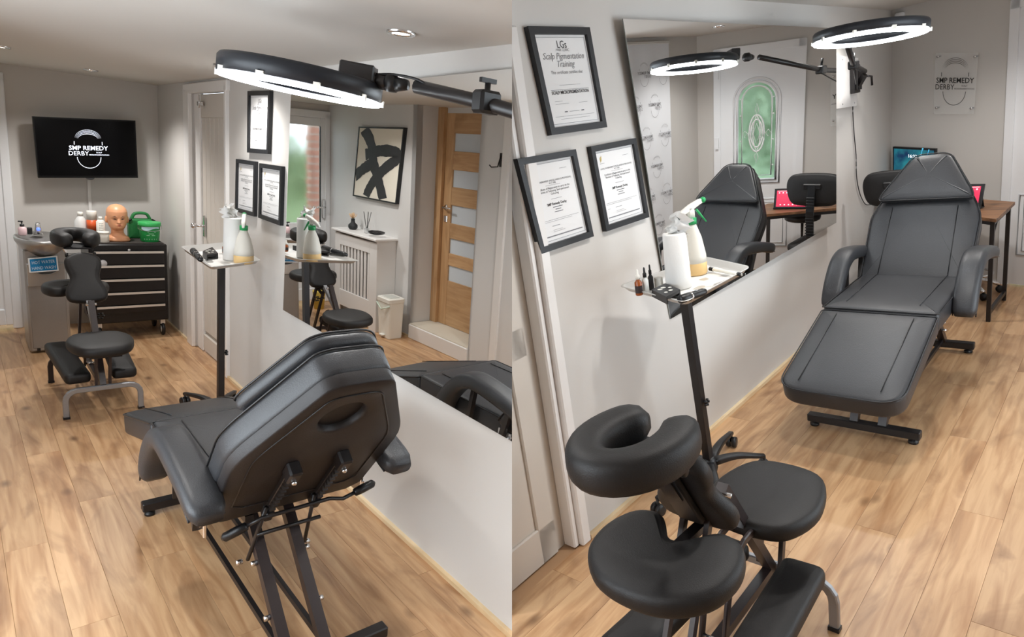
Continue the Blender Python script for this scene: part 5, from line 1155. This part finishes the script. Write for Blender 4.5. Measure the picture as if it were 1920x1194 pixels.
# acrylic sign on stand-offs
c = [pB(1754, 99, .03), pB(1835, 99, .03), pB(1826, 214, .03), pB(1751, 213, .03)]; nb_ = -bn
t = thing('acrylic_sign', 'clear acrylic logo sign on steel stand-offs on the desk wall', 'sign', sum(c, Vector()) / 4)
fn = quadfn(*c, nb_); b = B(); qbox(b, fn, 0, 1, 0, 1, nb_, 0, .004); b.build('acrylic_plate', mat('acrylic', (.94, .96, .96), .06, alpha=.12), t)
W_ = (c[1] - c[0]).length; asp = (c[0] - c[3]).length / W_
b = B(); logo(b, lambda x, y: fn(.5 + x * .95, .50 + y * .95 / asp * 1.12) + nb_ * .0055); b.build('logo', mat('sign_black', sr(20, 20, 20), .5), t)
for u, v in ((.07, .94), (.93, .94), (.07, .1), (.93, .1)): B().lathe(fn(u, v) - nb_ * .028, [(.006, 0), (.006, .03), (.008, .031), (.008, .036)], 12, axis=nb_).build('stand_off', chrome, t)
p = pB(1681, 38, 0); t = thing('alarm_sensor', 'white rounded alarm sensor in the ceiling corner above the right ring lamp', 'sensor', p)
B().sweep([p + Vector((.03, -.03, -.06)), p + Vector((.03, -.03, -.05)), p + Vector((.03, -.03, .04)), p + Vector((.03, -.03, .05))], rrect(.07, .05, .018, 3), side=(1, 0, 0), scales=[.8, 1, 1, .75]).build('sensor_body', upvc, t)
B().sphere(p + Vector((.03, -.058, -.01)), .012, 10).build('lens', mat('lens_grey', sr(200, 205, 208), .3), t)
# desk
DZ_ = .69; a = pz(1622, 382, DZ_); f1 = pz(1868, 411, DZ_); f2 = pz(1887, 379, DZ_)
f2 = Vector((f1.x + .02, min(f2.y, yb(f1.x) - .03), DZ_)); a = Vector((XR + .04, a.y, DZ_)); a2 = Vector((XR + .04, min(a.y + (f2.y - f1.y), yb(a.x) - .04), DZ_))
t = thing('desk', 'small desk with rustic brown top and black metal legs against the wall', 'desk', (a + f2) / 2 * 1 - Vector((0, 0, DZ_)))
fn = quadfn(a2, f2, f1, a, (0, 0, 1)); b = B(); qbox(b, fn, 0, 1, 0, 1, (0, 0, 1), -.02, 0); b.build('desk_top', rustic, t)
lg = [fn(.03, .06), fn(.97, .06), fn(.97, .9), fn(.03, .9)]
for q in lg: B().bar(Vector((q.x, q.y, 0)), Vector((q.x, q.y, DZ_ - .02)), .024, .024, up=(0, 1, 0)).build('leg', blackm, t)
for i, j, z_ in ((0, 1, DZ_ - .035), (1, 2, DZ_ - .035), (2, 3, DZ_ - .035), (3, 0, DZ_ - .035), (1, 2, .06), (3, 0, .06)): B().bar(Vector((lg[i].x, lg[i].y, z_)), Vector((lg[j].x, lg[j].y, z_)), .02, .024).build('frame_rail', blackm, t)
B().bar(Vector((lg[1].x, lg[1].y, DZ_ - .14)), lg[1].lerp(lg[2], .3) - Vector((0, 0, .04)), .008, .012).build('brace', blackm, t)
# monitor
c = [pB(1674, 275, .10), pB(1754, 279, .10)]; hm = c[0].z - (DZ_ + .03)
c = c + [Vector((c[1].x, c[1].y, c[1].z - hm)), Vector((c[0].x, c[0].y, c[0].z - hm))]
t = thing('computer_monitor', 'black monitor with a blue-green map screen behind the office chair', 'monitor', (c[2] + c[3]) / 2)
fn = quadfn(*c, nb_); b = B(); qbox(b, fn, 0, 1, 0, 1, nb_, -.025, 0); b.build('casing', blackp, t)
m = mat('monitor_picture', (.1, .4, .5), .2); N = m.node_tree.nodes; K = m.node_tree.links; bs = N['Principled BSDF']; tc = N.new('ShaderNodeTexCoord'); ns_ = N.new('ShaderNodeTexNoise'); ns_.inputs['Scale'].default_value = 9; ns_.inputs['Detail'].default_value = 6; K.new(tc.outputs['Object'], ns_.inputs['Vector'])
cr = N.new('ShaderNodeValToRGB'); K.new(ns_.outputs['Fac'], cr.inputs[0]); cr.color_ramp.elements[0].position = .35; cr.color_ramp.elements[0].color = (*sr(10, 50, 90), 1); cr.color_ramp.elements[1].position = .65; cr.color_ramp.elements[1].color = (*sr(40, 140, 150), 1); K.new(cr.outputs[0], bs.inputs['Emission Color']); bs.inputs['Emission Strength'].default_value = .7; bs.inputs['Base Color'].default_value = (.01, .01, .01, 1)
b = B(); qbox(b, fn, .03, .97, .04, .96, nb_, 0, .0015); sc = b.build('screen', m, t)
b = B(); sq = [(.72, 1.0), (.68, .85), (.8, .75), (.7, .62), (.84, .5), (.74, .38), (.6, .3), (.66, .1)]
b.tube([fn(u, v) + nb_ * .003 for u, v in sq], .006, 5).tube([fn(u + .14, v - .02) + nb_ * .003 for u, v in sq], .004, 5); b.build('river_drawing', mat('screen_blue_line', sr(90, 190, 230), .4, emit=.5), sc)
b = B(); b.text('16:23', .1, 0, 0, 0, bold=.002, fn=lambda x, y: fn(.48 + x, .78 + y) + nb_ * .003); b.text('- -', .06, 0, 0, 0, fn=lambda x, y: fn(.48 + x, .70 + y) + nb_ * .003); b.build('clock_digits', mat('screen_white', (.9, .95, 1), .4, emit=.8), sc)
mc_ = (c[2] + c[3]) / 2; b = B(); b.box((mc_.x, mc_.y + .02, DZ_ + .035), (.04, .03, .07)); b.box((mc_.x, mc_.y, DZ_ + .006), (.18, .1, .01), bev=.003); b.build('monitor_stand', blackp, t)
# tablet in folio case
def tabq(px, py): return pz(px, py, DZ_)
b0, b1 = pz(1795, 396, DZ_ + .005), pz(1841, 390, DZ_ + .005)
cc = [None] * 4; dirx = Vector((1, -.25, 0)).normalized()
base_r = pz(1838, 391, DZ_ + .004); wt = .26; base_l = base_r - dirx * wt
ht = hz(base_r.x, base_r.y, 348) - DZ_; back = Vector((.25, 1, 0)).normalized() * .05
t = thing('tablet', 'tablet with red screen in a black folio case on the desk', 'tablet', (base_r + base_l) / 2)
c = [base_l + back + Vector((0, 0, ht)), base_r + back + Vector((0, 0, ht)), base_r, base_l]; u_ = (c[1] - c[0]).normalized(); nt = -(u_.cross((c[3] - c[0]).normalized())).normalized()
if nt.y > 0: nt = -nt
fn = quadfn(*c, nt); b = B(); qbox(b, fn, 0, 1, 0, 1, nt, -.012, 0); b.build('folio_case', blackp, t)
b = B(); b.hexa([base_l - back * .2, base_r - back * .2, base_r + back * 1.2, base_l + back * 1.2] + [q + Vector((0, 0, .006)) for q in (base_l - back * .2, base_r - back * .2, base_r + back * 1.2, base_l + back * 1.2)]); b.build('folio_base', blackp, t)
b = B(); b.add([c[0].lerp(c[1], .1) - nt * .012, c[0].lerp(c[1], .9) - nt * .012, base_r + back * 1.15, base_l + back * 1.15], [(0, 1, 2, 3)]); b.build('folio_flap', blackp, t)
b = B(); qbox(b, fn, .07, .93, .1, .9, nt, 0, .0015); sc = b.build('screen', mat('tablet_red', sr(206, 52, 84), .25, emit=.55), t)
b = B(); b.use(mat('tablet_icon', (.95, .8, .85), .4, emit=.6))
for k in range(6):
    for (u, v) in ((.2 + .12 * k, .2), (.3 + .11 * k, .78)):
        q = fn(u, v) + nt * .003; b.lathe(q, [(.006, 0), (.005, .001)], 8, axis=nt)
b.add([fn(u, v) + nt * .0026 for u, v in ((.1, .86), (.9, .86), (.9, .88), (.1, .88))], [(0, 1, 2, 3)]); b.lathe(fn(.22, .7) + nt * .0025, [(.018, 0), (.017, .001)], 14, axis=nt); b.build('icons', None, sc)
# black box with cable at desk corner
q = pz(1636, 378, DZ_); b = B(); b.box((XR + .10, q.y + .02, DZ_ + .045), (.07, .20, .09), bev=.004); tag(b.build('power_box', blackp, base=(XR + .1, q.y + .02, DZ_)), 'small black power box at the desk corner by the wall', 'box')
# office chair
ocx, ocy = -1.27, 4.93
t = thing('office_chair', 'black office chair turned away between bed and desk', 'office chair', (ocx, ocy, 0))
pc = pY(1676, 350, ocy); ocx = pc.x; zt = hz(ocx, ocy, 321); zb_ = hz(ocx, ocy, 382)
ol = smooth_closed([(-.17, 0), (-.05, -.02), (.05, -.02), (.17, 0), (.215, .1), (.2, (zt - zb_) * .85), (.12, zt - zb_), (-.12, zt - zb_), (-.2, (zt - zb_) * .85), (-.215, .1)], 5)
ol = [(a_ * .92, b_) for a_, b_ in ol]
B().cushion(ol, (ocx, ocy + .06, zb_), (1, 0, 0), (0, 0, 1), .055, .02, .01).build('backrest', leather2, t)
B().box((ocx, ocy - .005, (zt + zb_) / 2 + .02), (.13, .02, .04), bev=.006).build('back_plate', blackp, t)
B().sweep([(ocx, ocy - .01, (zt + zb_) / 2 + .03), (ocx, ocy - .03, zb_ - .05), (ocx, ocy + .0, .42), (ocx, ocy + .1, .38)], rrect(.055, .018, .004, 1), side=(1, 0, 0), smooth=False).build('back_bar', blackp, t)
for k in range(14): B().box((ocx, ocy - .030 + .0 * k, zb_ + .05 - k * .022), (.058, .014, .010), bev=.002).build('bellow_rib', blackp, t)
ols = rounded([(-.2, -.02), (.2, -.02), (.21, .40), (-.21, .40)], .08, 4); B().cushion(ols, (ocx, ocy + .03, .42), (1, 0, 0), (0, 1, 0), .06, .022, .012).build('seat', leather2, t)
B().tube([(ocx, ocy + .2, .08), (ocx, ocy + .2, .42)], .025, 12).build('gas_column', blackp, t)
for i in range(5):
    a = .4 + i * 2 * pi / 5; dr = Vector((cos(a), sin(a), 0)); c0 = Vector((ocx, ocy + .2, 0)); lg_ = B().sweep([c0 + dr * .02 + Vector((0, 0, .1)), c0 + dr * .25 + Vector((0, 0, .07))], rrect(.04, .03, .008, 2), scales=[1, .7]).build('leg', blackp, t)
    B().lathe(c0 + dr * .25 + Vector((0, 0, .027)), [(.02, -.018), (.027, -.015), (.027, .015), (.02, .018)], 12, axis=(-dr.y, dr.x, 0)).build('caster', blackp, lg_)
B().tube([(ocx, ocy + .1, .40), (ocx + .15, ocy + .1, .39)], .007, 6).box((ocx + .17, ocy + .1, .39), (.06, .02, .012), bev=.004).build('adjust_lever', blackp, t)
# stool
p = pz(1836, 372, .52); sx_, sy_ = -.80, 5.42; p2 = pz(1833, 378, .5); sx_, sy_ = p2.x * .9, p2.y * .9; zt = hz(sx_, sy_, 362)
sx_, sy_ = -.90, 5.57; zs_ = .60
t = thing('rolling_stool', 'round black rolling stool with chrome base under the desk', 'stool', (sx_, sy_, 0))
B().lathe((sx_, sy_, zs_ - .06), [(.02, 0), (.12, 0), (.14, .012), (.145, .035), (.135, .058), (.10, .066), (.001, .068)], 36).build('seat', leather, t)
B().lathe((sx_, sy_, .10), [(.02, 0), (.02, (zs_ - .2) * .5), (.012, (zs_ - .2) * .5), (.012, zs_ - .16)], 14).build('gas_lift', chrome, t)
B().tube([(sx_ + .15 * cos(a), sy_ + .15 * sin(a), .16) for a in [2 * pi * i / 28 for i in range(28)]], .009, 8, closed=True).build('foot_ring', chrome, t)
for i in range(5):
    a = -.9 + i * 2 * pi / 5; dr = Vector((cos(a), sin(a), 0)); c0 = Vector((sx_, sy_, 0)); lg_ = B().tube(smooth_open([c0 + Vector((0, 0, .115)), c0 + dr * .1 + Vector((0, 0, .10)), c0 + dr * .2 + Vector((0, 0, .06))], 3), .013, 8).build('leg', chrome, t)
    B().lathe(c0 + dr * .2 + Vector((0, 0, .026)), [(.018, -.016), (.026, -.013), (.026, .013), (.018, .016)], 12, axis=(-dr.y, dr.x, 0)).build('caster', blackp, lg_)
# banner on the opposite wall
XBN = XO2 - .03; y1 = seen(1255, 180, (1, 0, 0), XBN).y; y0 = y1 - .95; zt_ = 2.08
t = thing('logo_banner', 'white roll-up banner printed with repeated grey logos, seen in the mirror', 'banner', (XBN, (y0 + y1) / 2, 0))
b = B(); N_ = 24; vs = []
for i in range(N_ + 1):
    for j in range(9): vs.append(Vector((XBN + .006 * sin(i * .9 + j * .3), y0 + (y1 - y0) * i / N_, .05 + (zt_ - .05) * j / 8)))
b.add(vs, [(i * 9 + j, i * 9 + j + 1, (i + 1) * 9 + j + 1, (i + 1) * 9 + j) for i in range(N_) for j in range(8)], True); bn_ = b.build('banner_sheet', mat('banner_vinyl', sr(226, 228, 232), .6), t)
B().box((XBN, (y0 + y1) / 2, zt_ + .01), (.02, y1 - y0 + .02, .025), bev=.004).build('top_rail', alu, t); B().box((XBN, (y0 + y1) / 2, .03), (.10, y1 - y0, .06), bev=.01).build('cassette', alu, t)
b = B()
row = 0; zz = .35
while zz < zt_ - .1:
    for k in range(5):
        yc = y0 + .1 + k * .27 + (.135 if row % 2 else 0)
        if yc < y1 - .06: logo(b, lambda x, y, yc=yc, zz=zz: Vector((XBN - .009, yc - x * .19 * -1, zz + y * .19)) , 1.0, True)
    zz += .25; row += 1
o = b.build('logo_print', inkg, bn_)
# mirrored orientation: on the real wall the words must read correctly for a person facing +x
for v in o.data.vertices: v.co.y = (-(v.co.y))
# ------------------------------------------------------------------ clean up helper properties
for o in list(bpy.data.objects):
    for k in ('_b', '_r'):
        if k in o: del o[k]
